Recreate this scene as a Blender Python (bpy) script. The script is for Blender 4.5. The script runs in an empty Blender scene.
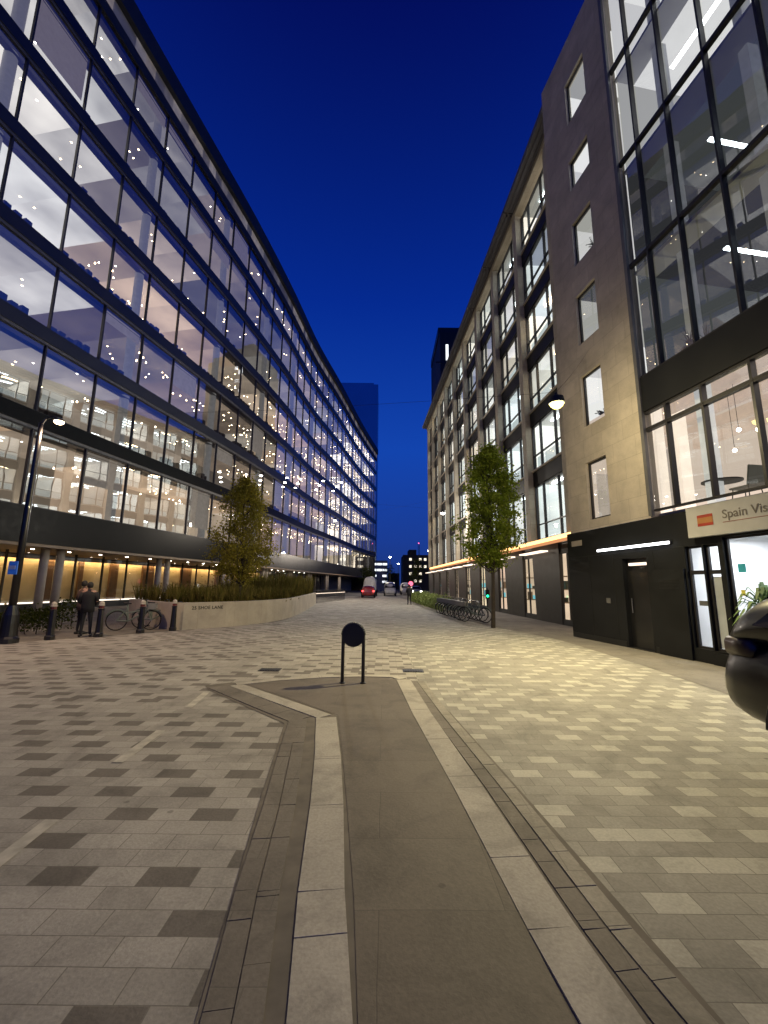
import bpy, bmesh, math, random
from mathutils import Vector, Matrix
R = math.radians
PI = math.pi
rnd = random.Random(7)
scene = bpy.context.scene
C = scene.collection

# ------------------------------------------------------------------ camera
cam_data = bpy.data.cameras.new('camera')
cam_data.sensor_fit = 'HORIZONTAL'; cam_data.sensor_width = 36.0
cam_data.lens = 36.0 * 420 / 768
cam_data.clip_start = 0.05; cam_data.clip_end = 3000
cam = bpy.data.objects.new('camera', cam_data); C.objects.link(cam)
cam.matrix_world = Matrix.Translation((0, 0, 1.65)) @ Matrix.Rotation(R(90 + 9.86), 4, 'X') @ Matrix.Rotation(R(0.55), 4, 'Z')
scene.camera = cam

# ------------------------------------------------------------------ world: dusk sky
world = bpy.data.worlds.new('World'); scene.world = world; world.use_nodes = True
wn = world.node_tree; wn.nodes.clear()
wo = wn.nodes.new('ShaderNodeOutputWorld'); bg = wn.nodes.new('ShaderNodeBackground')
tc = wn.nodes.new('ShaderNodeTexCoord'); sx = wn.nodes.new('ShaderNodeSeparateXYZ'); rp = wn.nodes.new('ShaderNodeValToRGB')
wn.links.new(tc.outputs['Generated'], sx.inputs[0]); wn.links.new(sx.outputs['Z'], rp.inputs[0])
wn.links.new(rp.outputs[0], bg.inputs[0]); wn.links.new(bg.outputs[0], wo.inputs[0])
SKY = [(0.00, (0.01000, 0.02667, 0.13333)), (0.10, (0.00833, 0.03500, 0.22500)), (0.31, (0.00500, 0.04500, 0.32500)), (0.59, (0.00125, 0.01833, 0.21667)), (0.87, (0.00067, 0.00375, 0.08333)), (1.00, (0.00067, 0.00292, 0.05833))]
el = rp.color_ramp.elements
while len(el) < len(SKY): el.new(0.5)
for e, (p, c) in zip(el, SKY): e.position = p; e.color = (*c, 1)
bg.inputs[1].default_value = 1.0

# ------------------------------------------------------------------ render look
scene.view_settings.view_transform = 'Standard'; scene.view_settings.look = 'None'
scene.view_settings.exposure = 0.36; scene.view_settings.gamma = 1; scene.view_settings.use_curve_mapping = False
cy = scene.cycles
cy.max_bounces = 7; cy.diffuse_bounces = 3; cy.glossy_bounces = 4; cy.transmission_bounces = 6; cy.transparent_max_bounces = 24
cy.sample_clamp_indirect = 2.5; cy.blur_glossy = 0.5; cy.use_denoising = True
cy.caustics_reflective = False; cy.caustics_refractive = False

# ------------------------------------------------------------------ materials
def newmat(name):
    m = bpy.data.materials.new(name); m.use_nodes = True; m.node_tree.nodes.clear(); return m, m.node_tree
def N(nt, t, **k):
    n = nt.nodes.new(t)
    for a, b in k.items(): setattr(n, a, b)
    return n
def pbr(name, col, rough=0.6, metal=0.0, var=0.15, scale=3.0, bump=0.0, bscale=40.0, emit=None, estr=0, sample=False, coat=0.0):
    m, nt = newmat(name); L = nt.links.new
    o = N(nt, 'ShaderNodeOutputMaterial'); b = N(nt, 'ShaderNodeBsdfPrincipled'); L(b.outputs[0], o.inputs[0])
    t = N(nt, 'ShaderNodeTexCoord')
    n = N(nt, 'ShaderNodeTexNoise'); n.inputs['Scale'].default_value = scale; n.inputs['Detail'].default_value = 6; L(t.outputs['Object'], n.inputs['Vector'])
    mr = N(nt, 'ShaderNodeMapRange'); mr.inputs[1].default_value = 0.3; mr.inputs[2].default_value = 0.7
    mr.inputs[3].default_value = 1 - var; mr.inputs[4].default_value = 1 + var; L(n.outputs[0], mr.inputs[0])
    mx = N(nt, 'ShaderNodeVectorMath', operation='SCALE'); mx.inputs[0].default_value = col; L(mr.outputs[0], mx.inputs['Scale'])
    L(mx.outputs[0], b.inputs['Base Color'])
    mr2 = N(nt, 'ShaderNodeMapRange'); mr2.inputs[3].default_value = max(0.02, rough - .1); mr2.inputs[4].default_value = min(1, rough + .1)
    L(n.outputs[0], mr2.inputs[0]); L(mr2.outputs[0], b.inputs['Roughness'])
    b.inputs['Metallic'].default_value = metal; b.inputs['Coat Weight'].default_value = coat
    if bump:
        n2 = N(nt, 'ShaderNodeTexNoise'); n2.inputs['Scale'].default_value = bscale; n2.inputs['Detail'].default_value = 4; L(t.outputs['Object'], n2.inputs['Vector'])
        bp = N(nt, 'ShaderNodeBump'); bp.inputs['Strength'].default_value = bump; bp.inputs['Distance'].default_value = 0.01
        L(n2.outputs[0], bp.inputs['Height']); L(bp.outputs[0], b.inputs['Normal'])
    if emit:
        b.inputs['Emission Color'].default_value = (*emit, 1); b.inputs['Emission Strength'].default_value = estr
        m.cycles.emission_sampling = 'AUTO' if sample else 'NONE'
    return m
def emis(name, col, s, sample=False):
    m, nt = newmat(name); o = N(nt, 'ShaderNodeOutputMaterial'); e = N(nt, 'ShaderNodeEmission')
    e.inputs[0].default_value = (*col, 1); e.inputs[1].default_value = s; nt.links.new(e.outputs[0], o.inputs[0])
    m.cycles.emission_sampling = 'AUTO' if sample else 'NONE'
    return m
def lit(name, c1, c2, lo, hi, seed=0.0, power=1.0, vary=0.35):
    """room surface that glows itself in place of lamplight: brightness and warmth differ from room to room (UV cells)"""
    m, nt = newmat(name); L = nt.links.new
    o = N(nt, 'ShaderNodeOutputMaterial'); b = N(nt, 'ShaderNodeBsdfPrincipled'); L(b.outputs[0], o.inputs[0])
    uv = N(nt, 'ShaderNodeUVMap'); fl = N(nt, 'ShaderNodeVectorMath', operation='FLOOR'); L(uv.outputs[0], fl.inputs[0])
    ad = N(nt, 'ShaderNodeVectorMath', operation='ADD'); ad.inputs[1].default_value = (seed, seed * 1.7, seed); L(fl.outputs[0], ad.inputs[0])
    wnz = N(nt, 'ShaderNodeTexWhiteNoise', noise_dimensions='3D'); L(ad.outputs[0], wnz.inputs['Vector'])
    pw = N(nt, 'ShaderNodeMath', operation='POWER'); L(wnz.outputs['Value'], pw.inputs[0]); pw.inputs[1].default_value = power
    mr = N(nt, 'ShaderNodeMapRange'); mr.inputs[3].default_value = lo; mr.inputs[4].default_value = hi; L(pw.outputs[0], mr.inputs[0])
    nz = N(nt, 'ShaderNodeTexNoise'); nz.inputs['Scale'].default_value = 1.7; nz.inputs['Detail'].default_value = 3; L(uv.outputs[0], nz.inputs['Vector'])
    m2 = N(nt, 'ShaderNodeMapRange'); m2.inputs[1].default_value = .3; m2.inputs[2].default_value = .7; m2.inputs[3].default_value = 1 - vary; m2.inputs[4].default_value = 1 + vary
    L(nz.outputs[0], m2.inputs[0]); mu = N(nt, 'ShaderNodeMath', operation='MULTIPLY'); L(mr.outputs[0], mu.inputs[0]); L(m2.outputs[0], mu.inputs[1])
    mx = N(nt, 'ShaderNodeMix', data_type='RGBA'); mx.inputs['A'].default_value = (*c1, 1); mx.inputs['B'].default_value = (*c2, 1); 
    sp = N(nt, 'ShaderNodeSeparateColor'); L(wnz.outputs['Color'], sp.inputs[0]); L(sp.outputs[1], mx.inputs['Factor'])
    b.inputs['Base Color'].default_value = (.35, .34, .32, 1); b.inputs['Roughness'].default_value = .9; b.inputs['Specular IOR Level'].default_value = 0
    L(mx.outputs['Result'], b.inputs['Emission Color']); L(mu.outputs[0], b.inputs['Emission Strength'])
    m.cycles.emission_sampling = 'NONE'
    return m
def glass(name, tint=(.80, .84, .84), ior=1.75, rough=0.0, wave=0.0, minr=0.0, refl=(1, 1, 1)):
    m, nt = newmat(name); L = nt.links.new
    o = N(nt, 'ShaderNodeOutputMaterial'); tr = N(nt, 'ShaderNodeBsdfTransparent'); gl = N(nt, 'ShaderNodeBsdfGlossy'); mx = N(nt, 'ShaderNodeMixShader')
    fr = N(nt, 'ShaderNodeFresnel'); fr.inputs[0].default_value = ior
    tr.inputs[0].default_value = (*tint, 1); gl.inputs['Roughness'].default_value = rough; gl.inputs[0].default_value = (*refl, 1)
    geo = N(nt, 'ShaderNodeNewGeometry')
    # the same reflectance whichever side is seen
    inv = N(nt, 'ShaderNodeVectorMath', operation='SCALE'); inv.inputs['Scale'].default_value = 1.0; L(geo.outputs['Incoming'], inv.inputs[0])
    dt = N(nt, 'ShaderNodeVectorMath', operation='DOT_PRODUCT'); L(inv.outputs[0], dt.inputs[0]); L(geo.outputs['Normal'], dt.inputs[1])
    ab = N(nt, 'ShaderNodeMath', operation='ABSOLUTE'); L(dt.outputs['Value'], ab.inputs[0])
    om = N(nt, 'ShaderNodeMath', operation='SUBTRACT'); om.inputs[0].default_value = 1; L(ab.outputs[0], om.inputs[1])
    p5 = N(nt, 'ShaderNodeMath', operation='POWER'); L(om.outputs[0], p5.inputs[0]); p5.inputs[1].default_value = 4.6
    f0 = ((ior - 1) / (ior + 1)) ** 2 * 1.8 + minr
    ma = N(nt, 'ShaderNodeMapRange'); ma.inputs[3].default_value = f0; ma.inputs[4].default_value = 1.0; L(p5.outputs[0], ma.inputs[0])
    L(ma.outputs[0], mx.inputs[0]); L(tr.outputs[0], mx.inputs[1]); L(gl.outputs[0], mx.inputs[2]); L(mx.outputs[0], o.inputs[0])
    nt.nodes.remove(fr)
    if wave:
        t = N(nt, 'ShaderNodeTexCoord'); nz = N(nt, 'ShaderNodeTexNoise'); nz.inputs['Scale'].default_value = .9; nz.inputs['Detail'].default_value = 1
        L(t.outputs['Object'], nz.inputs['Vector']); bp = N(nt, 'ShaderNodeBump'); bp.inputs['Distance'].default_value = wave; bp.inputs['Strength'].default_value = 1
        L(nz.outputs[0], bp.inputs['Height']); L(bp.outputs[0], gl.inputs['Normal'])
    return m
def stone(name, c1, c2, w, h, joint=(.05, .045, .04), jw=0.008, axes='XZ', rough=.8, dark=None, frac=0.0, bump=.25, off=.5, rot=0.0, vshift=(0, 0), grime=False):
    """blocks/pavers with joints; `dark` picks out a random share of blocks"""
    m, nt = newmat(name); L = nt.links.new
    o = N(nt, 'ShaderNodeOutputMaterial'); b = N(nt, 'ShaderNodeBsdfPrincipled'); L(b.outputs[0], o.inputs[0])
    if axes == 'UV':
        uv = N(nt, 'ShaderNodeUVMap'); src = uv.outputs[0]; t = N(nt, 'ShaderNodeTexCoord')
    else:
        t = N(nt, 'ShaderNodeTexCoord'); src = t.outputs['Object']
    mp = N(nt, 'ShaderNodeMapping'); mp.inputs['Rotation'].default_value = (0, 0, rot); mp.inputs['Location'].default_value = (vshift[0], vshift[1], 0); L(src, mp.inputs[0])
    # slightly wobbling joints
    nzw = N(nt, 'ShaderNodeTexNoise'); nzw.inputs['Scale'].default_value = 2.3; L(src, nzw.inputs['Vector'])
    wb = N(nt, 'ShaderNodeVectorMath', operation='SCALE'); wb.inputs['Scale'].default_value = 0.02 * min(w, .5) / .5; L(nzw.outputs['Color'], wb.inputs[0])
    ad = N(nt, 'ShaderNodeVectorMath', operation='ADD'); L(mp.outputs[0], ad.inputs[0]); L(wb.outputs[0], ad.inputs[1])
    def brick(ca, cb, mort):
        k = N(nt, 'ShaderNodeTexBrick'); k.offset = off; k.squash = 1.0
        k.inputs['Color1'].default_value = ca; k.inputs['Color2'].default_value = cb; k.inputs['Mortar'].default_value = mort
        k.inputs['Scale'].default_value = 1; k.inputs['Mortar Size'].default_value = jw / 2; k.inputs['Mortar Smooth'].default_value = .3
        k.inputs['Brick Width'].default_value = w; k.inputs['Row Height'].default_value = h; L(ad.outputs[0], k.inputs['Vector']); return k
    k = brick((0, 0, 0, 1), (1, 1, 1, 1), (.5, .5, .5, 1))
    sp = N(nt, 'ShaderNodeSeparateColor'); L(k.outputs['Color'], sp.inputs[0])
    mx = N(nt, 'ShaderNodeMix', data_type='RGBA'); mx.inputs['A'].default_value = (*c1, 1); mx.inputs['B'].default_value = (*c2, 1); L(sp.outputs[0], mx.inputs['Factor'])
    cur = mx.outputs['Result']
    if dark:
        # laid in staggered rows: every other block of every other row, with some left out
        def mth(op, x, y=None, z=None):
            n = N(nt, 'ShaderNodeMath', operation=op)
            for i, v in enumerate((x, y, z)):
                if v is None: continue
                if isinstance(v, (int, float)): n.inputs[i].default_value = v
                else: L(v, n.inputs[i])
            return n.outputs[0]
        sxy = N(nt, 'ShaderNodeSeparateXYZ'); L(ad.outputs[0], sxy.inputs[0])
        row = mth('FLOOR', mth('DIVIDE', sxy.outputs[1], h)); odd = mth('FLOORED_MODULO', row, 2.0); even = mth('SUBTRACT', 1.0, odd)
        colm = mth('FLOOR', mth('DIVIDE', mth('ADD', sxy.outputs[0], mth('MULTIPLY', even, w * off)), w))
        par = mth('FLOORED_MODULO', mth('ADD', colm, mth('FLOOR', mth('DIVIDE', row, 2.0))), 2.0)
        cv = N(nt, 'ShaderNodeCombineXYZ'); L(colm, cv.inputs[0]); L(row, cv.inputs[1])
        wh = N(nt, 'ShaderNodeTexWhiteNoise', noise_dimensions='2D'); L(cv.outputs[0], wh.inputs['Vector'])
        pz = N(nt, 'ShaderNodeTexNoise'); pz.inputs['Scale'].default_value = .13; L(cv.outputs[0], pz.inputs['Vector'])
        thr = mth('MULTIPLY_ADD', pz.outputs[0], 2.6, -.58)
        hit = mth('MULTIPLY', mth('MULTIPLY', mth('LESS_THAN', odd, .5), mth('LESS_THAN', par, .5)), mth('LESS_THAN', wh.outputs['Value'], thr))
        extra = mth('MULTIPLY', mth('GREATER_THAN', wh.outputs['Value'], .96), 1.0)
        mxm = N(nt, 'ShaderNodeMath', operation='MAXIMUM'); L(hit, mxm.inputs[0]); L(extra, mxm.inputs[1])
        gt = N(nt, 'ShaderNodeMath', operation='MULTIPLY'); L(mxm.outputs[0], gt.inputs[0]); gt.inputs[1].default_value = frac
        md = N(nt, 'ShaderNodeMix', data_type='RGBA'); L(gt.outputs[0], md.inputs['Factor']); L(cur, md.inputs['A']); md.inputs['B'].default_value = (*dark, 1); cur = md.outputs['Result']
    n1 = N(nt, 'ShaderNodeTexNoise'); n1.inputs['Scale'].default_value = .8; n1.inputs['Detail'].default_value = 8; n1.inputs['Roughness'].default_value = .65; L(src, n1.inputs['Vector'])
    mr = N(nt, 'ShaderNodeMapRange'); mr.inputs[1].default_value = .3; mr.inputs[2].default_value = .7; mr.inputs[3].default_value = .78; mr.inputs[4].default_value = 1.18; L(n1.outputs[0], mr.inputs[0])
    n3 = N(nt, 'ShaderNodeTexNoise'); n3.inputs['Scale'].default_value = 55; n3.inputs['Detail'].default_value = 3; L(src, n3.inputs['Vector'])
    mr3 = N(nt, 'ShaderNodeMapRange'); mr3.inputs[1].default_value = .3; mr3.inputs[2].default_value = .7; mr3.inputs[3].default_value = .88; mr3.inputs[4].default_value = 1.1; L(n3.outputs[0], mr3.inputs[0])
    mm = N(nt, 'ShaderNodeMath', operation='MULTIPLY'); L(mr.outputs[0], mm.inputs[0]); L(mr3.outputs[0], mm.inputs[1])
    sc = N(nt, 'ShaderNodeVectorMath', operation='SCALE'); L(cur, sc.inputs[0]); L(mm.outputs[0], sc.inputs['Scale'])
    mj = N(nt, 'ShaderNodeMix', data_type='RGBA'); L(k.outputs['Fac'], mj.inputs['Factor']); L(sc.outputs[0], mj.inputs['A']); mj.inputs['B'].default_value = (*joint, 1)
    vo = N(nt, 'ShaderNodeTexVoronoi'); vo.inputs['Scale'].default_value = 2.2; L(src, vo.inputs['Vector'])
    vr = N(nt, 'ShaderNodeMapRange'); vr.inputs[1].default_value = .035; vr.inputs[2].default_value = .06; vr.inputs[3].default_value = .62; vr.inputs[4].default_value = 1.0; L(vo.outputs['Distance'], vr.inputs[0])
    st = N(nt, 'ShaderNodeTexNoise'); st.inputs['Scale'].default_value = 1.9; st.inputs['Detail'].default_value = 9; st.inputs['Roughness'].default_value = .7; st.inputs['Distortion'].default_value = .8; L(src, st.inputs['Vector'])
    sr = N(nt, 'ShaderNodeMapRange'); sr.inputs[1].default_value = .34; sr.inputs[2].default_value = .52; sr.inputs[3].default_value = .72 if grime else .92; sr.inputs[4].default_value = 1.03; L(st.outputs[0], sr.inputs[0])
    vs = N(nt, 'ShaderNodeMath', operation='MULTIPLY'); L(vr.outputs[0], vs.inputs[0]); L(sr.outputs[0], vs.inputs[1])
    fin = N(nt, 'ShaderNodeVectorMath', operation='SCALE'); L(mj.outputs['Result'], fin.inputs[0]); L(vs.outputs[0] if grime else sr.outputs[0], fin.inputs['Scale'])
    L(fin.outputs[0], b.inputs['Base Color'])
    b.inputs['Roughness'].default_value = rough
    hh = N(nt, 'ShaderNodeMath', operation='SUBTRACT'); L(n3.outputs[0], hh.inputs[0]); L(k.outputs['Fac'], hh.inputs[1])
    bp = N(nt, 'ShaderNodeBump'); bp.inputs['Strength'].default_value = bump; bp.inputs['Distance'].default_value = .006; L(hh.outputs[0], bp.inputs['Height']); L(bp.outputs[0], b.inputs['Normal'])
    return m

M = {}
M['plaza_left'] = stone('paving_warm', (.30, .278, .243), (.38, .353, .312), .30, .165, joint=(.17, .155, .13), jw=.006, dark=(.135, .118, .10), frac=.92, grime=True)
M['plaza_right'] = stone('paving_grey', (.235, .22, .19), (.30, .285, .245), .26, .155, joint=(.145, .135, .115), jw=.006, dark=(.47, .45, .38), frac=.72, grime=True)
M['slab'] = stone('island_slabs', (.112, .092, .072), (.134, .112, .088), 1.3, .62, joint=(.08, .067, .052), jw=.006, grime=True, rough=.75)
M['footway'] = stone('footway_slabs', (.16, .145, .125), (.20, .18, .155), .6, .9, joint=(.08, .07, .06), jw=.007, grime=True)
M['kerb'] = stone('pale_granite_kerb', (.37, .34, .29), (.40, .37, .315), 80, 80, grime=True)
M['sett'] = stone('grey_setts', (.150, .13, .108), (.18, .158, .13), .37, .41, joint=(.13, .115, .095), grime=True)
M['sett_pale'] = stone('pale_setts', (.235, .215, .175), (.29, .265, .22), .37, .31, joint=(.2, .18, .15), grime=True)
M['joint'] = pbr('dark_jointing', (.14, .122, .10), .9, var=.25, scale=6)
M['ground'] = pbr('asphalt', (.07, .066, .062), .85, bump=.3, bscale=50)
M['paint'] = pbr('worn_road_paint', (.44, .41, .35), .8, var=.25, scale=9)
M['iron'] = pbr('cast_iron', (.03, .03, .03), .55, metal=.6)
M['black'] = pbr('black_gloss_paint', (.008, .008, .009), .35, var=.2, coat=.3)
M['black_matt'] = pbr('black_matt_paint', (.012, .012, .013), .6)
M['frame'] = pbr('dark_bronze_frame', (.022, .020, .022), .45, metal=.3)
M['frame_pale'] = pbr('grey_metal_frame', (.16, .155, .155), .45, metal=.4)
M['mullion'] = pbr('anodised_mullion', (.05, .047, .05), .45, metal=.5)
M['spandrel'] = pbr('dark_glass_spandrel', (.022, .022, .026), .38, var=.2, scale=.6)
M['column'] = pbr('pale_stone_column', (.36, .31, .26), .75, var=.1, bump=.15)
M['soffit'] = pbr('bronze_soffit', (.30, .22, .15), .5, var=.08)
M['lobby_wall'] = pbr('travertine_lobby_wall', (.55, .46, .30), .7, var=.12, scale=1.2)
M['inner_col'] = pbr('glowing_office_column', (.3, .3, .3), .8, emit=(.75, .72, .66), estr=.17)  # faint glow in the column stands in for office light on it
M['white_inner'] = pbr('white_plaster', (.75, .75, .75), .8, var=.03)
M['black_band'] = pbr('black_back_painted_glass', (.004, .004, .005), .35); M['black_band'].node_tree.nodes['Principled BSDF'].inputs['Specular IOR Level'].default_value = .12
M['roof'] = pbr('roof_membrane', (.03, .032, .04), .7)
M['ashlar'] = stone('ashlar_cladding', (.47, .41, .34), (.53, .465, .39), .9, .59, joint=(.27, .235, .195), jw=.008, axes='UV', rough=.8, bump=.2)
M['limestone'] = stone('limestone_column', (.40, .345, .265), (.44, .385, .30), 1.2, .8, joint=(.14, .12, .09), jw=.008, axes='UV', rough=.75, bump=.15)
M['clad_black'] = pbr('black_shopfront_cladding', (.010, .0105, .0115), .5, var=.2, scale=1.5); M['clad_black'].node_tree.nodes['Principled BSDF'].inputs['Specular IOR Level'].default_value = .2
M['leaf'] = None
M['planter'] = stone('planter_stone', (.40, .35, .285), (.44, .385, .32), 1.5, 2.0, joint=(.18, .15, .12), jw=.008, axes='UV', rough=.7, bump=.15)
M['earth'] = pbr('soil', (.03, .022, .015), .95)
M['bark'] = pbr('tree_bark', (.045, .035, .025), .9, var=.3, scale=12, bump=.6, bscale=30)
M['glass_off'] = glass('office_glass', tint=(.80, .81, .82), ior=1.8, wave=.0025, minr=.17)
M['glass_r'] = glass('street_glass', tint=(.80, .83, .83), ior=1.55, minr=.09, wave=.001)
M['glass_dark'] = glass('tinted_glass', tint=(.45, .47, .48), ior=1.7)
M['car_glass'] = pbr('car_glass', (.006, .006, .007), .06)
M['rubber'] = pbr('rubber', (.012, .012, .012), .8)
M['alloy'] = pbr('alloy_wheel', (.35, .35, .36), .35, metal=.8)
M['car_black'] = pbr('black_car_paint', (.003, .003, .0035), .32, coat=.15, var=.05); M['car_black'].node_tree.nodes['Principled BSDF'].inputs['Specular IOR Level'].default_value = .3
M['car_red'] = pbr('dark_red_car_paint', (.20, .02, .02), .3, coat=.6)
M['car_white'] = pbr('white_van_paint', (.70, .68, .64), .35, coat=.4)
M['tail'] = pbr('tail_lamp', (.25, .01, .01), .25, emit=(1, .05, .05), estr=6)
M['head'] = emis('head_lamp', (1, .96, .9), 14)
M['tail_off'] = pbr('unlit_lamp_lens', (.02, .006, .005), .35, coat=.1)
M['dl_warm'] = emis('warm_downlight', (1, .74, .42), 24)
M['dl_white'] = emis('white_downlight', (1, .93, .82), 20)
M['strip'] = emis('office_strip_light', (.86, .97, 1.0), 11)
M['led'] = emis('amber_led_strip', (1, .52, .18), 2.8, True)
M['led_white'] = emis('pale_led_strip', (1, .80, .62), 1.6)
M['led_cove'] = emis('cove_light', (1, .70, .33), 22, True)
M['tube'] = emis('tube_light', (.97, .98, 1.0), 7, True)
M['sodium'] = emis('sodium_lantern', (1, .85, .20), 6)
M['lantern'] = emis('warm_lantern', (1, .70, .42), 30)
M['lantern_white'] = emis('white_lantern', (1, .92, .80), 40)
M['green'] = emis('green_lamp', (.02, .9, .35), 2.5)
M['redlamp'] = emis('red_lamp', (1, .10, .22), 5)

# ------------------------------------------------------------------ mesh helpers
class MB:
    def __init__(s, F=None): s.v = []; s.f = []; s.m = []; s.uv = []; s.F = F
    def P(s, a): 
        return s.F(*a) if s.F else Vector(a)
    def quad(s, pts, m=0, uv=None, raw=False):
        i = len(s.v); s.v += [Vector(p) if raw else s.P(p) for p in pts]; s.f.append(tuple(range(i, i + len(pts)))); s.m.append(m)
        s.uv.append(uv or [(0, 0), (1, 0), (1, 1), (0, 1)][:len(pts)] if len(pts) <= 4 else [(0, 0)] * len(pts))
    def box(s, a, b, m=0):
        x0, y0, z0 = a; x1, y1, z1 = b
        if x0 > x1: x0, x1 = x1, x0
        if y0 > y1: y0, y1 = y1, y0
        if z0 > z1: z0, z1 = z1, z0
        for q, u in (([(x0, y1, z0), (x1, y1, z0), (x1, y1, z1), (x0, y1, z1)], [(x0, z0), (x1, z0), (x1, z1), (x0, z1)]),
                  ([(x1, y0, z0), (x0, y0, z0), (x0, y0, z1), (x1, y0, z1)], [(x1, z0), (x0, z0), (x0, z1), (x1, z1)]),
                  ([(x0, y0, z0), (x0, y1, z0), (x0, y1, z1), (x0, y0, z1)], [(y0, z0), (y1, z0), (y1, z1), (y0, z1)]),
                  ([(x1, y1, z0), (x1, y0, z0), (x1, y0, z1), (x1, y1, z1)], [(y1, z0), (y0, z0), (y0, z1), (y1, z1)]),
                  ([(x0, y0, z1), (x0, y1, z1), (x1, y1, z1), (x1, y0, z1)], [(x0, y0), (x0, y1), (x1, y1), (x1, y0)]),
                  ([(x0, y1, z0), (x0, y0, z0), (x1, y0, z0), (x1, y1, z0)], [(x0, y1), (x0, y0), (x1, y0), (x1, y1)])):
            s.quad(q, m, u)
    def tube(s, p0, p1, r0, r1=None, n=10, m=0, cap=True):
        r1 = r0 if r1 is None else r1
        p0 = s.P(p0); p1 = s.P(p1); d = (p1 - p0).normalized(); a = d.orthogonal().normalized(); b = d.cross(a)
        i = len(s.v)
        for p, r in ((p0, r0), (p1, r1)):
            for k in range(n):
                t = 2 * PI * k / n; s.v.append(p + a * (r * math.cos(t)) + b * (r * math.sin(t)))
        for k in range(n):
            j = (k + 1) % n; s.f.append((i + k, i + j, i + n + j, i + n + k)); s.m.append(m); s.uv.append([(k / n, 0), ((k + 1) / n, 0), ((k + 1) / n, 1), (k / n, 1)])
        if cap:
            s.f.append(tuple(i + k for k in reversed(range(n)))); s.m.append(m); s.uv.append([(0, 0)] * n)
            s.f.append(tuple(i + n + k for k in range(n))); s.m.append(m); s.uv.append([(0, 0)] * n)
    def lathe(s, prof, c=(0, 0, 0), n=16, m=0):
        i = len(s.v)
        for r, z in prof:
            for k in range(n):
                t = 2 * PI * k / n; s.v.append(s.P((c[0] + r * math.cos(t), c[1] + r * math.sin(t), c[2] + z)))
        for q in range(len(prof) - 1):
            for k in range(n):
                j = (k + 1) % n; a = i + q * n
                s.f.append((a + k, a + j, a + n + j, a + n + k)); s.m.append(m); s.uv.append([(k / n * 3, prof[q][1]), ((k + 1) / n * 3, prof[q][1]), ((k + 1) / n * 3, prof[q + 1][1]), (k / n * 3, prof[q + 1][1])])
        for q in (0, len(prof) - 1):
            if prof[q][0] > 1e-4:
                ring = [i + q * n + k for k in range(n)]
                s.f.append(tuple(reversed(ring)) if q == 0 else tuple(ring)); s.m.append(m); s.uv.append([(0, 0)] * n)
    def loft(s, rings, m=0, closed=True):
        i = len(s.v); n = len(rings[0])
        for r in rings: s.v += [s.P(p) for p in r]
        for q in range(len(rings) - 1):
            for k in range(n if closed else n - 1):
                j = (k + 1) % n; a = i + q * n
                s.f.append((a + k, a + j, a + n + j, a + n + k)); s.m.append(m); s.uv.append([(0, 0), (1, 0), (1, 1), (0, 1)])
        s.f.append(tuple(i + k for k in reversed(range(n)))); s.m.append(m); s.uv.append([(0, 0)] * n)
        a = i + (len(rings) - 1) * n
        s.f.append(tuple(a + k for k in range(n))); s.m.append(m); s.uv.append([(0, 0)] * n)
    def build(s, name, mats, parent=None, smooth=False, bevel=0, subsurf=0, local=False):
        me = bpy.data.meshes.new(name); off = Vector((0, 0, 0))
        if parent is not None and not local:
            p = parent
            while p is not None: off += p.location; p = p.parent
        me.from_pydata([tuple(v - off) for v in s.v], [], s.f)
        if not isinstance(mats, (list, tuple)): mats = [mats]
        for mt in mats: me.materials.append(mt)
        me.polygons.foreach_set('material_index', s.m)
        ul = me.uv_layers.new(name='UVMap'); flat = [c for f in s.uv for u in f for c in u]; ul.data.foreach_set('uv', flat)
        if smooth: me.polygons.foreach_set('use_smooth', [True] * len(me.polygons))
        me.update()
        o = bpy.data.objects.new(name, me); C.objects.link(o)
        if parent is not None: o.parent = parent
        if bevel:
            bm = bmesh.new(); bm.from_mesh(me); bmesh.ops.remove_doubles(bm, verts=bm.verts, dist=1e-5); bm.to_mesh(me); bm.free()
            b = o.modifiers.new('bevel', 'BEVEL'); b.width = bevel; b.segments = 2; b.limit_method = 'ANGLE'
        if subsurf:
            bm = bmesh.new(); bm.from_mesh(me); bmesh.ops.remove_doubles(bm, verts=bm.verts, dist=1e-5); bm.to_mesh(me); bm.free()
            b = o.modifiers.new('sub', 'SUBSURF'); b.levels = subsurf; b.render_levels = subsurf
        return o
def root(name, label, cat, loc=(0, 0, 0), group=None):
    o = bpy.data.objects.new(name, None); C.objects.link(o); o.location = loc; o.empty_display_size = .2
    return tag(o, label, cat, group)
def tag(o, label, cat, group=None):
    o['label'] = label; o['category'] = cat
    if group: o['group'] = group
    return o
def structure(o): o['kind'] = 'structure'; return o
def copy_tree(o, parent=None):
    c = o.copy(); C.objects.link(c)
    if parent is not None: c.parent = parent
    for ch in list(o.children): copy_tree(ch, c)
    return c

def text_mesh(body, size, mat, origin, xdir, parent, name='lettering', bold=0.0, space=1.0):
    cu = bpy.data.curves.new(name, 'FONT'); cu.body = body; cu.size = size; cu.extrude = .002; cu.offset = bold; cu.space_character = space
    to = bpy.data.objects.new('tmp_text', cu); C.objects.link(to)
    dg = bpy.context.evaluated_depsgraph_get(); me = bpy.data.meshes.new_from_object(to.evaluated_get(dg))
    bpy.data.objects.remove(to, do_unlink=True)
    X = Vector((xdir[0], xdir[1], 0)).normalized(); Z = Vector((0, 0, 1)); Nn = X.cross(Z)
    mat4 = Matrix((X, Z, Nn)).transposed().to_4x4(); mat4.translation = Vector(origin) - (parent.location if parent else Vector())
    me.transform(mat4); me.materials.clear(); me.materials.append(mat)
    o = bpy.data.objects.new(name, me); C.objects.link(o); o.parent = parent
    return o

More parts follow.
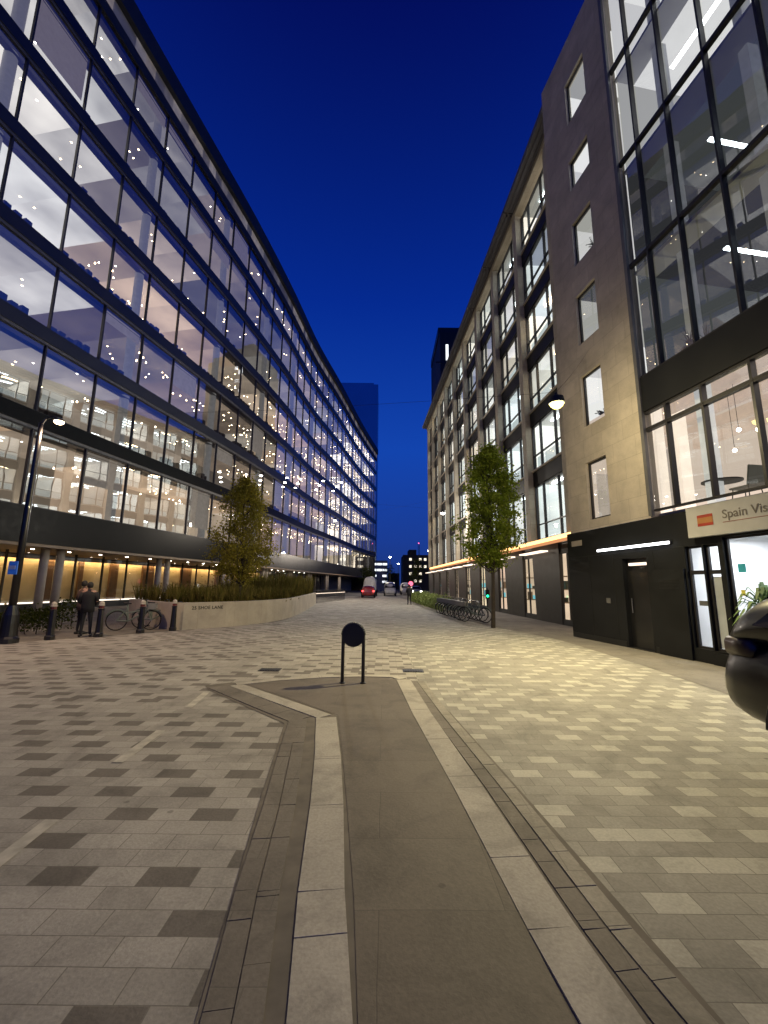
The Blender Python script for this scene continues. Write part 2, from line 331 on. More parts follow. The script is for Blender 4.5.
# facade frames: (s along, o outwards towards the street, z up) -> world
def straight(P, az, side):
    a = R(az); d = Vector((math.sin(a), math.cos(a), 0)); n = Vector((math.cos(a), -math.sin(a), 0)) * side
    P = Vector((P[0], P[1], 0))
    return lambda s, o, z: P + d * s + n * o + Vector((0, 0, z))

# =================================================================== GROUND
def flat(name, pts, z, mat):
    b = MB(); b.quad([(x, y, z) for x, y in pts], 0, [(x, y) for x, y in pts]); return structure(b.build(name, mat))
flat('ground', [(-900, -300), (900, -300), (900, 1500), (-900, 1500)], -.004, M['ground'])
flat('paving', [(-17, -14), (.62, -14), (.62, 64), (-17, 64)], 0, M['plaza_left'])
flat('paving', [(.62, -14), (9.5, -14), (9.5, 64), (.62, 64)], 0, M['plaza_right'])
flat('road', [(-17, 64), (30, 64), (30, 400), (-17, 400)], 0, M['ground'])
# footway along the right-hand buildings
flat('pavement', [(4.75, -14), (12, -14), (12, 60), (2.1, 60), (3.3, 35), (4.0, 21), (4.6, 17.5), (5.55, 13.7), (5.58, 9.5), (5.45, 7.0), (5.2, 6.0)], .004, M['footway'])
flat('pavement', [(-24, -2), (-12.8, -2), (-11.6, 10.6), (-8.9, 13.2), (-7.3, 15.2), (-8.0, 40), (-12, 60), (-24, 60)], .004, M['footway'])

def stones(name, path, w, length, mat, z=0.012, gap=.005, shift=0, jitter=0.0):
    """one course of stones laid along a polyline"""
    b = MB(); run = shift
    for (x0, y0), (x1, y1) in zip(path, path[1:]):
        d = Vector((x1 - x0, y1 - y0)); Ls = d.length; d.normalize(); n = Vector((-d.y, d.x)); t = 0
        while t < Ls - .02:
            l = min(length * (1 + rnd.uniform(-jitter, jitter)), Ls - t); a = Vector((x0, y0)) + d * (t + gap / 2); e = Vector((x0, y0)) + d * (t + l - gap / 2)
            j = rnd.uniform(-.002, .002)
            pts = [a - n * w / 2, e - n * w / 2, e + n * w / 2, a + n * w / 2]
            zz = z + rnd.uniform(-.0012, .0012)
            b.quad([(p.x, p.y, zz) for p in pts], 0); 
            for q, r_ in zip(pts, pts[1:] + pts[:1]): b.quad([(q.x, q.y, zz - .0095), (r_.x, r_.y, zz - .0095), (r_.x, r_.y, zz), (q.x, q.y, zz)], 0)
            t += l
    return structure(b.build(name, mat))
# traffic island of brown slabs edged with pale kerb stones
isl = [(-.09, -12), (-.08, 1.9), (-.14, 2.55), (-.27, 3.6), (-.37, 4.36), (-.56, 5.70), (-1.2, 6.35), (-2.38, 7.42), (-1.7, 7.72), (-.6, 7.98), (.05, 7.98), (.24, 7.8), (.42, 5.9), (.60, 3.8), (.72, 2.33), (.75, 1.9), (.95, -12)]
flat('traffic_island', isl, .008, M['slab'])
# dark bedding under kerb and sett courses
flat('kerb_bed', [(-.90, -12), (-.70, 1.9), (-.94, 3.59), (-1.17, 5.40), (-2.72, 6.96), (-2.9, 7.25), (-2.55, 7.5), (-2.38, 7.42), (-1.2, 6.35), (-.56, 5.70), (-.37, 4.36), (-.27, 3.6), (-.14, 2.55), (-.08, 1.9), (-.09, -12)], .0045, M['joint'])
flat('kerb_bed', [(.74, 1.9), (.60, 3.8), (.42, 5.9), (.24, 7.8), (.48, 7.9), (.9, 5.9), (1.08, 4.3), (1.22, 3.0), (1.33, 1.9), (1.45, -12), (.95, -12)], .0045, M['joint'])
stones('kerb', [(-.20, -2), (-.165, 1.45), (-.32, 2.6), (-.41, 3.5), (-.52, 4.4), (-.70, 5.62)], .25, .86, M['kerb'], z=.013)
stones('kerb', [(-.72, 5.66), (-1.2, 6.12), (-2.40, 7.28)], .21, .8, M['kerb'], z=.0135)
stones('kerb', [(-2.42, 7.34), (-1.8, 7.72), (-1.1, 7.98), (-.3, 8.10), (.20, 8.06), (.36, 7.86)], .17, .7, M['kerb'], z=.014)
stones('kerb', [(.37, 7.80), (.52, 5.8), (.72, 3.8), (.84, 2.36), (.945, 1.45), (1.05, -2)], .245, .9, M['kerb'], z=.013)
for k, (o, sh) in enumerate(((.185, .0), (.31, .05))):
    stones('setts', [(-.30 - o, -2), (-.255 - o * .95, 1.45), (-.42 - o, 2.6), (-.52 - o, 3.5), (-.64 - o, 4.4), (-.84 - o * .8, 5.56)], .115, .42, M['sett'], z=.011, jitter=.25)
stones('setts', [(-1.0, 5.55), (-1.6, 6.12), (-2.66, 7.18)], .30, .4, M['sett'], z=.0115, jitter=.2)
stones('setts', [(.54, 7.7), (.70, 5.8), (.92, 3.8), (1.045, 2.36), (1.175, 1.45), (1.27, -2)], .115, .26, M['sett'], z=.011, jitter=.2)
stones('setts', [(.66, 7.7), (.83, 5.8), (1.05, 3.8), (1.175, 2.36), (1.305, 1.45), (1.40, -2)], .115, .30, M['sett_pale'], z=.0112, jitter=.2)
for k, (a, b_) in enumerate((((-2.60, 6.0), (-2.70, 6.86)), ((-2.45, 4.24), (-2.50, 5.11)), ((-2.25, 2.45), (-2.31, 3.28)))):
    q = MB(); q.quad([(a[0] - .05, a[1], .006), (a[0] + .05, a[1], .006), (b_[0] + .05, b_[1], .006), (b_[0] - .05, b_[1], .006)])
    structure(q.build('road_marking', M['paint']))
def drain(x, y, lab):
    r = root('drain_cover', lab, 'drain cover', (x, y, .004))
    b = MB(); b.box((x - .2, y - .14, .002), (x + .2, y + .14, .010)); b.build('cover_frame', M['iron'], r)
    b = MB()
    for k in range(7): b.box((x - .16 + k * .05, y - .11, .0105), (x - .135 + k * .05, y + .11, .017))
    b.build('grate', M['black_matt'], r)
drain(-2.19, 8.58, 'rectangular iron drain cover on the paving left of the hoop bollard')
drain(.60, 8.62, 'iron drain cover on the paving right of the hoop bollard')

# =================================================================== LEFT BUILDING (curved glass offices)
LP = [(-23.6, -7.5), (-21.0, 8.0), (-18.37, 23.0), (-16.75, 31.6), (-15.0, 40.8), (-13.3, 52.3), (-11.75, 65.8), (-9.3, 80.2), (-6.1, 101.5), (-2.31, 122.6)]
def cat(p0, p1, p2, p3, t): return .5 * ((2 * p1) + (-p0 + p2) * t + (2 * p0 - 5 * p1 + 4 * p2 - p3) * t * t + (-p0 + 3 * p1 - 3 * p2 + p3) * t ** 3)
_pts = []
_v = [Vector(p) for p in LP]; _v = [_v[0] * 2 - _v[1]] + _v + [_v[-1] * 2 - _v[-2]]
for i in range(1, len(_v) - 2):
    for k in range(24): _pts.append(cat(_v[i - 1], _v[i], _v[i + 1], _v[i + 2], k / 24))
_pts.append(_v[-2])
_cum = [0.0]
for a, b in zip(_pts, _pts[1:]): _cum.append(_cum[-1] + (b - a).length)
S_P = _cum[24 * 2]           # arc length at the reference point (-18.4, 23)
LMAX = _cum[-1] - S_P; LMIN = -S_P
import bisect
def LF(s, o, z):
    t = min(max(s + S_P, 0), _cum[-1] - 1e-4); i = max(0, bisect.bisect_right(_cum, t) - 1)
    a, b = _pts[i], _pts[i + 1]; u = (t - _cum[i]) / (_cum[i + 1] - _cum[i]); p = a.lerp(b, u)
    i0, i1 = max(0, i - 6), min(len(_pts) - 1, i + 7); d = (_pts[i1] - _pts[i0]).normalized(); n = Vector((d.y, -d.x))
    p = p + n * o; return Vector((p.x, p.y, z))
BAY = 3.3
bays = []
s = -1.75 - 8 * BAY
while s < LMAX - .4: bays.append((s, min(s + BAY, LMAX))); s += BAY
BZ = [(3.65, 5.52), (9.82, 10.62), (14.64, 15.44), (19.48, 20.28), (24.38, 25.18), (29.35, 30.15), (34.28, 35.08)]
LB = root('office_building', 'long curved glass office block with dark floor bands and lit windows on the left', 'office building', (-18.37, 23.0, 0))
def lband(name, z0, z1, o0, o1, mat, m=None, s0=None, s1=None, **kw):
    b = MB(LF)
    for a, e in bays:
        if s0 is not None and (a < s0 or e > s1): continue
        for q, u in (([(a, o1, z0), (e, o1, z0), (e, o1, z1), (a, o1, z1)], None), ([(a, o0, z0), (e, o0, z0), (e, o1, z0), (a, o1, z0)], None), ([(a, o1, z1), (e, o1, z1), (e, o0, z1), (a, o0, z1)], None)):
            b.quad(q, 0, [(a, 0), (e, 0), (e, 1), (a, 1)])
    # closed ends
    b.quad([(bays[0][0], o0, z0), (bays[0][0], o1, z0), (bays[0][0], o1, z1), (bays[0][0], o0, z1)])
    b.quad([(bays[-1][1], o1, z0), (bays[-1][1], o0, z0), (bays[-1][1], o0, z1), (bays[-1][1], o1, z1)])
    return b.build(name, mat, LB, **kw)
for k, (z0, z1) in enumerate(BZ):
    lband('spandrel_band', z0, z1, -.35, .10, M['spandrel'] if k > 1 else M['black_band'])
    lband('window_head', z0 - .16, z0 - .004, -.2, .04, M['frame_pale'] if k else M['soffit'])
lband('roof_cap', 38.4, 39.3, -1.0, .1, M['roof']); lband('clerestory', 39.3, 40.4, -.9, .05, lit('clerestory_light', (.50, .46, .5), (.6, .5, .42), .03, .22, 4, 2))
lband('roof_cap', 40.4, 42.0, -1.2, .45, M['roof'])
# windows
pairs = [(BZ[i][1], BZ[i + 1][0] - .16) for i in range(6)] + [(35.08, 38.4)]
BLIND = pbr('glowing_roller_blind', (.4, .38, .35), .9, emit=(.9, .76, .62), estr=.17)  # glow stands in for room light coming through the fabric
far = MB(LF)
i_near0 = next(i for i, (a, e) in enumerate(bays) if a > -9.0)
for fi, (z0, z1) in enumerate(pairs):
    for bi, (a, e) in enumerate(bays):
        t = [rnd.uniform(-.006, .006) for _ in range(3)]
        pane = [(a + .05, -.06 + t[0], z0), (e - .05, -.06 + t[1], z0), (e - .05, -.06 + t[1] + t[2], z1), (a + .05, -.06 + t[0] + t[2], z1)]
        near = i_near0 <= bi < i_near0 + 14
        b = MB(LF) if near else far
        b.box((a - .045, -.14, z0 + .003), (a + .045, .03, z1 - .003), 0)
        if near: b.box((a + .05, -.12, z0 + .003), (e - .05, -.02, z0 + .07), 0); b.box((a + .05, -.12, z1 - .07), (e - .05, -.02, z1 - .003), 0)
        if near:
            w = b.build('window', M['mullion'], LB)
            g = MB(LF); g.quad([(q[0], q[1], q[2] + (.07 if j < 2 else -.07)) for j, q in enumerate(pane)]); g.build('pane', M['glass_off'], w)
            if rnd.random() < .30: dz = (z1 - z0) * rnd.choice((.22, .35, .5, .8)); g = MB(LF); g.box((a + .08, -.27, z1 - dz), (e - .08, -.255, z1 - .09)); g.build('blind', BLIND, w)
        else:
            far.quad(pane, 1)
fo = far.build('window', [M['mullion'], M['glass_off']], LB); fo['kind'] = 'stuff'
# rooms behind the glass
WARM = (.80, .55, .36); COOL = (.55, .54, .52)
mats_c = [lit('office_ceiling', (.86, .58, .36), (.74, .60, .46), .30, 1.0, 1), lit('office_ceiling_upper', (.72, .56, .42), (.52, .50, .46), .14, .75, 2), lit('office_ceiling_far', (1, .80, .54), (.98, .92, .80), .35, 2.6, 3, 1.5, .7), lit('office_ceiling_low', (.80, .56, .38), (.60, .56, .48), .02, .62, 8, 1.6), lit('office_ceiling_bright', (.86, .80, .70), (.74, .74, .70), .55, 1.15, 9)]  # glow put into the ceilings
mats_w = [lit('office_wall', WARM, (.72, .58, .42), .12, .50, 5), lit('office_wall_upper', (.60, .50, .42), (.45, .45, .45), .05, .26, 6), lit('office_wall_far', (1, .78, .50), (1, .94, .84), .25, 4.5, 7, 1.8, .6), lit('office_wall_low', (.80, .56, .38), (.66, .56, .46), .01, .45, 10, 1.8), lit('office_wall_bright', (.9, .78, .70), (.74, .74, .70), .4, 1.0, 13)]  # back walls glow by themselves in the same sets
zc = [z0 - .18 for z0, z1 in BZ[1:]] + [38.3]; zf = [z1 - .1 for z0, z1 in BZ]
for fi in range(7):
    cb = MB(LF); wb = MB(LF); fb = MB(LF); lb = MB(LF); pb = MB(LF); sb = MB(LF)
    z1 = zc[fi]; z0 = zf[fi]; D = 6.0 if fi < 6 else 3.0
    for bi, (a, e) in enumerate(bays):
        farb = a > 62; m = 2 if farb else (4 if a < -1 and fi > 1 else (0 if fi == 0 else 3 if fi < 3 and a < 30 else (0 if fi < 4 else 1))); uu = bi // 2 + .01; v = fi + .01
        if a < -12: continue
        sb.quad([(a, -.2, z1 - .25), (e, -.2, z1 - .25), (e, -.6, z1 - .25), (a, -.6, z1 - .25)]); sb.quad([(a, -.6, z1 - .25), (e, -.6, z1 - .25), (e, -.6, z1), (a, -.6, z1)])
        cb.quad([(a, -.6, z1), (e, -.6, z1), (e, -D, z1), (a, -D, z1)], m, [(uu, v), (uu + .48, v), (uu + .48, v + .9), (uu, v + .9)])
        wb.quad([(a, -D, z0), (e, -D, z0), (e, -D, z1), (a, -D, z1)], m, [(uu, v), (uu + .48, v), (uu + .48, v + .9), (uu, v + .9)])
        fb.quad([(a, -.2, z0), (e, -.2, z0), (e, -D, z0), (a, -D, z0)])
        if bi % 3 == 0: pb.tube((e - .38, -.62, z0), (e - .38, -.62, z1), .30, n=14, cap=False)
        if rnd.random() < .8:
            for k in range(rnd.choice((1, 2, 3, 4)) + (4 if farb else 0) + (4 if a > 12 and fi < 5 else 0)):  # more lamps far along and on lower floors, added for sparkle
                x = rnd.uniform(a + .3, e - .3); y = -rnd.uniform(.8, D - .8); h = (.045 if a < 12 else .06) if not farb else .10
                lb.quad([(x - h, y - h, z1 - .012), (x + h, y - h, z1 - .012), (x + h, y + h, z1 - .012), (x - h, y + h, z1 - .012)], rnd.choice((0, 0, 1)))
        if fi < 4 and rnd.random() < .6 and 0 < a < 70:      # clusters of small lamps added for sparkle behind the glass
            for k in range(5):
                x = rnd.uniform(a + .3, e - .3); y = -rnd.uniform(1, 3.4); zz = z1 - rnd.uniform(.7, 1.1)
                lb.tube((x, y, zz), (x, y, zz + .10), .05, .02, n=6, m=0)
    cb.build('ceiling', mats_c, LB); wb.build('back_wall', mats_w, LB); fb.build('floor_slab', M['frame'], LB)
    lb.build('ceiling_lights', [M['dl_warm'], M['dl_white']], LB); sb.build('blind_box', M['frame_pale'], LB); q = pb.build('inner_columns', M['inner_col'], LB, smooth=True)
# furniture backs against the glass on two floors
fb = MB(LF)
for fi in (1, 2, 3, 4, 5):
    for bi, (a, e) in enumerate(bays):
        if -9 < a < 40 and rnd.random() < .6:
            n = rnd.randint(3, 5)
            for k in range(n): fb.box((a + .4 + k * .55, -.75, zf[fi] + .1), (a + .75 + k * .55, -.4, zf[fi] + .1 + rnd.uniform(.5, .75)))
fb.build('chair_backs', pbr('brown_chair_fabric', (.11, .09, .075), .9, emit=(.6, .45, .32), estr=0.0), LB)
# body behind the rooms, roof
b = MB(LF)
for a, e in bays:
    b.quad([(a, -6.1, 3.4), (e, -6.1, 3.4), (e, -6.1, 38.4), (a, -6.1, 38.4)]); b.quad([(a, -.9, 42.0), (e, -.9, 42.0), (e, -26, 42.0), (a, -26, 42.0)]); b.quad([(a, -26, 0), (e, -26, 0), (e, -26, 42), (a, -26, 42)])
    b.quad([(a, -9, 38.4), (e, -9, 38.4), (e, -9, 42), (a, -9, 42)])
for q in (bays[-1][1], bays[0][0]):
    b.quad([(q, -.2, 3.65), (q, -26, 3.65), (q, -26, 42), (q, -.2, 42)]); b.quad([(q, -3.2, 0), (q, -26, 0), (q, -26, 3.65), (q, -3.2, 3.65)])
b.build('wall', M['frame'], LB)
# colonnade and lobby under the overhang
b = MB(LF)
for a, e in bays: b.quad([(a, .05, 3.48), (e, .05, 3.48), (e, -7.2, 3.48), (a, -7.2, 3.48)])
b.build('soffit', M['soffit'], LB)
b = MB(LF)
for a, e in bays: b.quad([(a, -7.0, 0), (e, -7.0, 0), (e, -7.0, 3.48), (a, -7.0, 3.48)])
b.build('lobby_wall', M['lobby_wall'], LB)
b = MB(LF); 
for a, e in bays:
    if -8 < a < 40: b.box((a + .12, -6.72, 3.30), (e - .12, -6.60, 3.36))
b.build('cove_light', M['led_cove'], LB)
b = MB(LF)
for a, e in bays: b.box((a, -6.35, 3.18), (e, -6.25, 3.47))
b.build('bulkhead', M['soffit'], LB)
b = MB(LF); g = MB(LF); q = bays[0][0]; k = 0
while q < 60:
    b = MB(LF); b.box((q - .035, -3.3, .02), (q + .035, -3.16, 3.46)); b.build('lobby_mullion', M['black_matt'], LB); g.quad([(q + .035, -3.22, .1), (q + 2.2 - .035, -3.22, .1), (q + 2.2 - .035, -3.22, 3.46), (q + .035, -3.22, 3.46)]); q += 2.2

g.build('lobby_glass', glass('lobby_glass_material', tint=(.9, .88, .82), ior=1.4), LB)
b = MB(LF)
for q in [0.55 + 9.1 * k for k in range(-2, 8)]:
    for dd in (0, .95):
        b = MB(LF); c = LF(q + dd, -.75, 0); bb = MB(); bb.lathe([(.21, 0), (.21, 3.47)], c=(c.x, c.y, 0), n=20); bb.build('column', M['column'], LB, smooth=True)
b = MB()
for k in range(-6, 22):
    c = LF(.6 + k * 2.3, -1.7, 3.47); b.lathe([(.085, 0), (.085, -.015)], c=(c.x, c.y, 3.475), n=12)
b.build('soffit_lights', M['dl_white'], LB)
b = MB(LF); b.box((18.2, -3.10, .75), (18.26, -3.05, 1.55)); b.box((18.42, -3.10, .75), (18.48, -3.05, 1.55)); b.build('door_handles', emis('glowing_steel_handle', (1, .95, .85), .8), LB)  # handles glow themselves in place of light caught by the steel
# lobby side wall panels so the warm wall is not one plain sheet
b = MB(LF)
for q, w in ((-6, 1.2), (1.6, .5), (5.6, .9), (8.6, .35), (11.5, .8), (15.2, 1.5), (21, 1.8), (28, 1.2)): b.box((q, -6.95, .01), (q + w, -6.78, 3.2))
b.build('lobby_panel', pbr('dark_timber_panel', (.16, .09, .05), .5), LB)

# LED bench rail in front of the lobby
r = root('bench', 'long low bench with a glowing white edge in front of the lobby glass', 'bench', tuple(LF(-2, -1.9, 0)))
b = MB(LF); b.box((-8, -2.5, .012), (13, -2.0, .40)); b.build('seat', M['black_matt'], r)
b = MB(LF)
for k in range(8): b.box((-7.9 + k * 2.6, -1.995, .42), (-7.9 + k * 2.6 + 2.45, -1.96, .50))
b.build('led_edge', emis('bench_led', (1, .86, .72), 1.6), r)

# =================================================================== RIGHT NEAR BUILDING (stone pier, curtain wall, black shopfront)
P1 = (6.44, 14.8); A1 = -9.2; F1 = straight(P1, A1, -1)
S1 = -16.0; TOP1 = 22.2
B1 = root('commercial_building', 'tall building on the right with stone pier, dark curtain wall and black ground floor', 'commercial building', (P1[0], P1[1], 0))
def grid_wall(b, F, s0, s1, z0, z1, holes, depth, m=0, mr=None, o=0.0):
    ss = sorted({s0, s1, *[h[0] for h in holes], *[h[1] for h in holes]}); zs = sorted({z0, z1, *[h[2] for h in holes], *[h[3] for h in holes]})
    for a, e in zip(ss, ss[1:]):
        for c, d in zip(zs, zs[1:]):
            cs, cz = (a + e) / 2, (c + d) / 2
            if any(h[0] < cs < h[1] and h[2] < cz < h[3] for h in holes): continue
            b.quad([(a, o, c), (e, o, c), (e, o, d), (a, o, d)], m, [(a, c), (e, c), (e, d), (a, d)])
    mr = m if mr is None else mr
    for a, e, c, d in holes:
        b.quad([(a, o, c), (e, o, c), (e, o - depth, c), (a, o - depth, c)], mr); b.quad([(a, o, d), (e, o, d), (e, o - depth, d), (a, o - depth, d)], mr)
        b.quad([(a, o, c), (a, o - depth, c), (a, o - depth, d), (a, o, d)], mr); b.quad([(e, o, c), (e, o - depth, c), (e, o - depth, d), (e, o, d)], mr)
zwin = [(3.75, 5.62), (6.92, 8.72), (9.95, 11.75), (12.95, 14.75), (16.0, 17.3), (18.9, 20.55)]
zwin = [(3.78, 5.68), (6.9, 8.7), (9.85, 11.7), (12.85, 14.55), (15.9, 17.1), (18.65, 20.45)]
wx = [(-2.38, -1.38), (-2.48, -1.45), (-2.55, -1.5), (-2.65, -1.6), (-2.78, -1.7), (-2.9, -1.8)]
holes = [(wx[i][0], wx[i][1], z0, z1) for i, (z0, z1) in enumerate(zwin)]
b = MB(F1); grid_wall(b, F1, -3.9, -.32, 3.47, TOP1, holes, .22)
b.quad([(-.32, 0, 3.47), (-.32, -14, 3.47), (-.32, -14, TOP1), (-.32, 0, TOP1)], 0, [(0, 0), (14, 0), (14, TOP1), (0, TOP1)])
b.quad([(-.32, 0, TOP1), (-.32, -14, TOP1), (S1, -14, TOP1), (S1, 0, TOP1)], 0)
b.quad([(-3.9, 0, 3.47), (-3.9, -.3, 3.47), (-3.9, -.3, TOP1), (-3.9, 0, TOP1)], 0)
b.build('stone_wall', M['ashlar'], B1)
# rear and side shell
b = MB(F1); b.quad([(S1, 0, 0), (S1, -14, 0), (S1, -14, TOP1), (S1, 0, TOP1)]); b.quad([(S1, -14, 0), (-.15, -14, 0), (-.15, -14, TOP1), (S1, -14, TOP1)]); b.build('wall', M['frame'], B1)
room_mats = [emis('room_bright', (.95, .92, .90), .72), emis('room_mid', (.70, .68, .62), .58), emis('room_dim', (.55, .58, .56), .11), emis('room_warm', (1, .80, .64), .66), emis('room_dark', (.6, .6, .6), .05), emis('room_white', (1, .97, .93), .98)]  # linings emit at set brightness instead of being lit by lamps
rm = [3, 0, 2, 1, 5, 1]; rb = [3, 5, 1, 0, 0, 5]
for i, (s0, s1, z0, z1) in enumerate(holes):
    w = MB(F1)
    for q in ((s0, -.16, z0, s0 + .06, -.10, z1), (s1 - .06, -.16, z0, s1, -.10, z1), (s0, -.16, z0, s1, -.10, z0 + .06), (s0, -.16, z1 - .06, s1, -.10, z1)): w.box(q[:3], q[3:])
    w = w.build('window', M['frame'], B1)
    g = MB(F1); g.quad([(s0 + .06, -.13, z0 + .06), (s1 - .06, -.13, z0 + .06), (s1 - .06, -.13, z1 - .06), (s0 + .06, -.13, z1 - .06)]); g.build('pane', M['glass_r'], w)
    g = MB(F1); D = 2.6; a, e = s0 - .5, s1 + .5; zt = z1 + .35; zb = max(z0 - .7, 7.2)
    if i == 0: continue
    g.quad([(a, -.3, zt), (e, -.3, zt), (e, -D, zt), (a, -D, zt)], 0); g.quad([(a, -D, zb), (e, -D, zb), (e, -D, zt), (a, -D, zt)], 1)
    g.quad([(a, -.3, zb), (a, -D, zb), (a, -D, zt), (a, -.3, zt)], 1); g.quad([(e, -.3, zb), (e, -D, zb), (e, -D, zt), (e, -.3, zt)], 1)
    if i in (0, 3): g.box((s0 + .2, -1.2, z0 - .4), (s0 + .75, -1.5, z0 + (.55 if i == 0 else .2)), 2)
    g.build('room_lining', [room_mats[rm[i]], room_mats[rb[i]], pbr('pink_screen_%d' % i, (.5, .2, .18), .7, emit=(.9, .38, .36), estr=.45)], w)  # lining and pink box glow themselves, standing in for lamplight on them
    l = MB(F1); l.box((a + .5, -1.5, zt - .06), (a + .62, -.6, zt - .02)); l.build('strip_light', M['strip'] if i != 0 else M['dl_warm'], w)
# curtain wall
lines = [(3.62, 5.86), (5.86, 6.36), (7.36, 10.87), (10.87, 14.38), (14.38, 17.9), (17.9, 21.4)]
mull = [-3.95, -4.70, -5.72, -6.85, -8.0, -9.2, -10.4, -11.6, -12.8, -14.0, -15.2, -16.0]
for fi, (z0, z1) in enumerate(lines):
    for a, e in zip(mull[1:], mull):
        w = MB(F1); t = .05 if fi > 1 else .06
        w.box((a - t / 2, -.13, z0 + .003), (a + t / 2, .012, z1 - .003)); w.box((a + t / 2, -.12, z0 + .003), (e - t / 2, .005, z0 + .05)); w.box((a + t / 2, -.12, z1 - .05), (e - t / 2, .005, z1 - .003))
        w = w.build('window', M['frame'], B1); d = [rnd.uniform(-.008, .008) for _ in range(3)]
        g = MB(F1); g.quad([(a + t / 2, -.08 + d[0], z0 + .05), (e - t / 2, -.08 + d[1], z0 + .05), (e - t / 2, -.08 + d[1] + d[2], z1 - .05), (a + t / 2, -.08 + d[0] + d[2], z1 - .05)]); g.build('pane', M['glass_r'], w)
b = MB(F1); b.box((S1, -.25, 6.37), (-3.9, .04, 7.35)); b.build('spandrel_band', M['clad_black'], B1)
b = MB(F1); b.box((S1, -.25, 21.41), (-3.9, .04, TOP1)); b.build('parapet', M['clad_black'], B1)
b = MB(F1)
for z in (3.6, 7.3, 10.8, 14.3, 17.8, 21.3): b.box((S1 + .1, -13.9, z - .12), (-3.92, -.24, z - .02))
b.build('floor_slab', M['white_inner'], B1)
b = MB(F1); b.box((-4.03, .0, 3.5), (-3.92, .09, 21.9)); b.build('edge_trim', M['frame_pale'], B1)
floors = [(3.5, 7.15, 3, 3, 6), (7.3, 10.68, 4, 2, 5), (10.8, 14.18, 2, 4, 6), (14.3, 17.68, 5, 1, 6), (17.8, 21.18, 5, 0, 5)]
for fi, (z0, z1, mc, mw, D) in enumerate(floors):
    g = MB(F1)
    cuts = [-3.95 if fi else -.5, -6.85, -10.4, -16]
    for k, (a, e) in enumerate(zip(cuts[1:], cuts)):
        cm = mc
        g.quad([(a, -.9, z1), (e, -.9, z1), (e, -D, z1), (a, -D, z1)], cm); g.quad([(a, -.25, z1 + .001), (e, -.25, z1 + .001), (e, -.9, z1 + .001), (a, -.9, z1 + .001)], 4 if fi else 3)
        g.quad([(a, -D, z0), (e, -D, z0), (e, -D, z1), (a, -D, z1)], mw)
        if k and fi: g.quad([(e, -2.4, z0), (e, -D, z0), (e, -D, z1), (e, -2.4, z1)], mw)
    c0 = cuts[0]; g.quad([(c0, -.3, z0), (c0, -D, z0), (c0, -D, z1), (c0, -.3, z1)], mw)
    if not fi: g.quad([(-3.9, -.31, 5.7), (-.5, -.31, 5.7), (-.5, -.31, z1), (-3.9, -.31, z1)], mw); g.quad([(-6.9, -2.4, z0), (-6.9, -D, z0), (-6.9, -D, z1), (-6.9, -2.4, z1)], 1)
    g.build('room_lining', room_mats, B1)
    l = MB(F1)
    if fi in (1, 2, 3, 4):
        if fi == 3: l.box((-15, -1.75, z1 - .07), (-4.6, -1.63, z1 - .03), 0)
        else:
            for x in (-5.3, -8.2, -11.5): l.box((x - .05, -3.2, z1 - .07), (x + .05, -1.8, z1 - .03), 0)
        l.build('strip_light', M['tube'] if fi == 3 else M['strip'], B1)
    icm = pbr('glowing_inner_column', (.5, .5, .5), .8, emit=(.8, .8, .78), estr=.10 if fi else .5)  # column glows a little, for room light falling on it
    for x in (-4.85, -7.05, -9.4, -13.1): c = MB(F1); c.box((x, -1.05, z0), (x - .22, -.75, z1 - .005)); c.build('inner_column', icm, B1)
# beams on the first-floor ceiling
b = MB(F1)
for y in (-1.5, -2.7, -3.9, -5.1): b.box((-15, y, 6.78), (-.55, y - .2, 7.14))
for x in (-2.2, -4.2, -6.2, -8.2): b.box((x, -.92, 6.95), (x - .15, -5.9, 7.145))
b.build('ceiling_beams', pbr('glowing_pale_beam', (.5, .42, .36), .8, emit=(1, .78, .62), estr=.30), B1)  # beams carry their own glow for the light on them
b = MB(F1)
for x in (-1.4, -2.7, -3.4, -4.7, -5.4, -6.6, -7.6):
    for y in (-1.2, -2.3, -3.4): c = F1(x, y + .1, 7.13); b.lathe([(.07, 0), (.07, -.03)], c=tuple(c), n=8)
b.build('ceiling_lights', M['dl_white'], B1)
al = bpy.data.lights.new('first_floor_light', 'AREA'); al.shape = 'RECTANGLE'; al.size = 5; al.size_y = 3; al.energy = 90; al.color = (1, .82, .68)
ao = bpy.data.objects.new('first_floor_light', al); C.objects.link(ao); ao.location = F1(-7.5, -3, 6.5)
b = MB(F1)
b.box((-3.3, -1.7, 3.52), (-2.95, -2.05, 7.14), 0); b.box((-.6, -3.0, 3.52), (-2.2, -3.1, 6.3), 1); b.box((-.52, -1.0, 3.52), (-.56, -1.9, 5.6), 1); b.box((-4.6, -5.95, 3.52), (-6.2, -5.99, 6.0), 1)
b.box((-2.5, -2.4, 4.35), (-2.9, -2.45, 4.75), 2); b.box((-2.3, -1.3, 3.75), (-2.9, -1.35, 4.3), 3); b.box((-1.6, -.9, 3.8), (-2.2, -.95, 4.35), 3); b.box((-3.95, -.35, 3.52), (-3.6, -.62, 7.14), 0)
b.box((-.58, -2.2, 3.52), (-.62, -2.3, 7.1), 1); b.box((-.58, -4.2, 3.52), (-.62, -4.4, 7.1), 1)
b.build('partition', [pbr('glowing_cream_partition', (.6, .55, .5), .8, emit=(1, .84, .68), estr=.85), pbr('glowing_grey_partition', (.3, .28, .26), .8, emit=(.9, .78, .68), estr=.30), emis('blue_screen', (.25, .6, .85), .8), pbr('glowing_red_panel', (.5, .12, .06), .7, emit=(.9, .25, .15), estr=.35)], B1)  # partitions and red panel have room light put in as glow
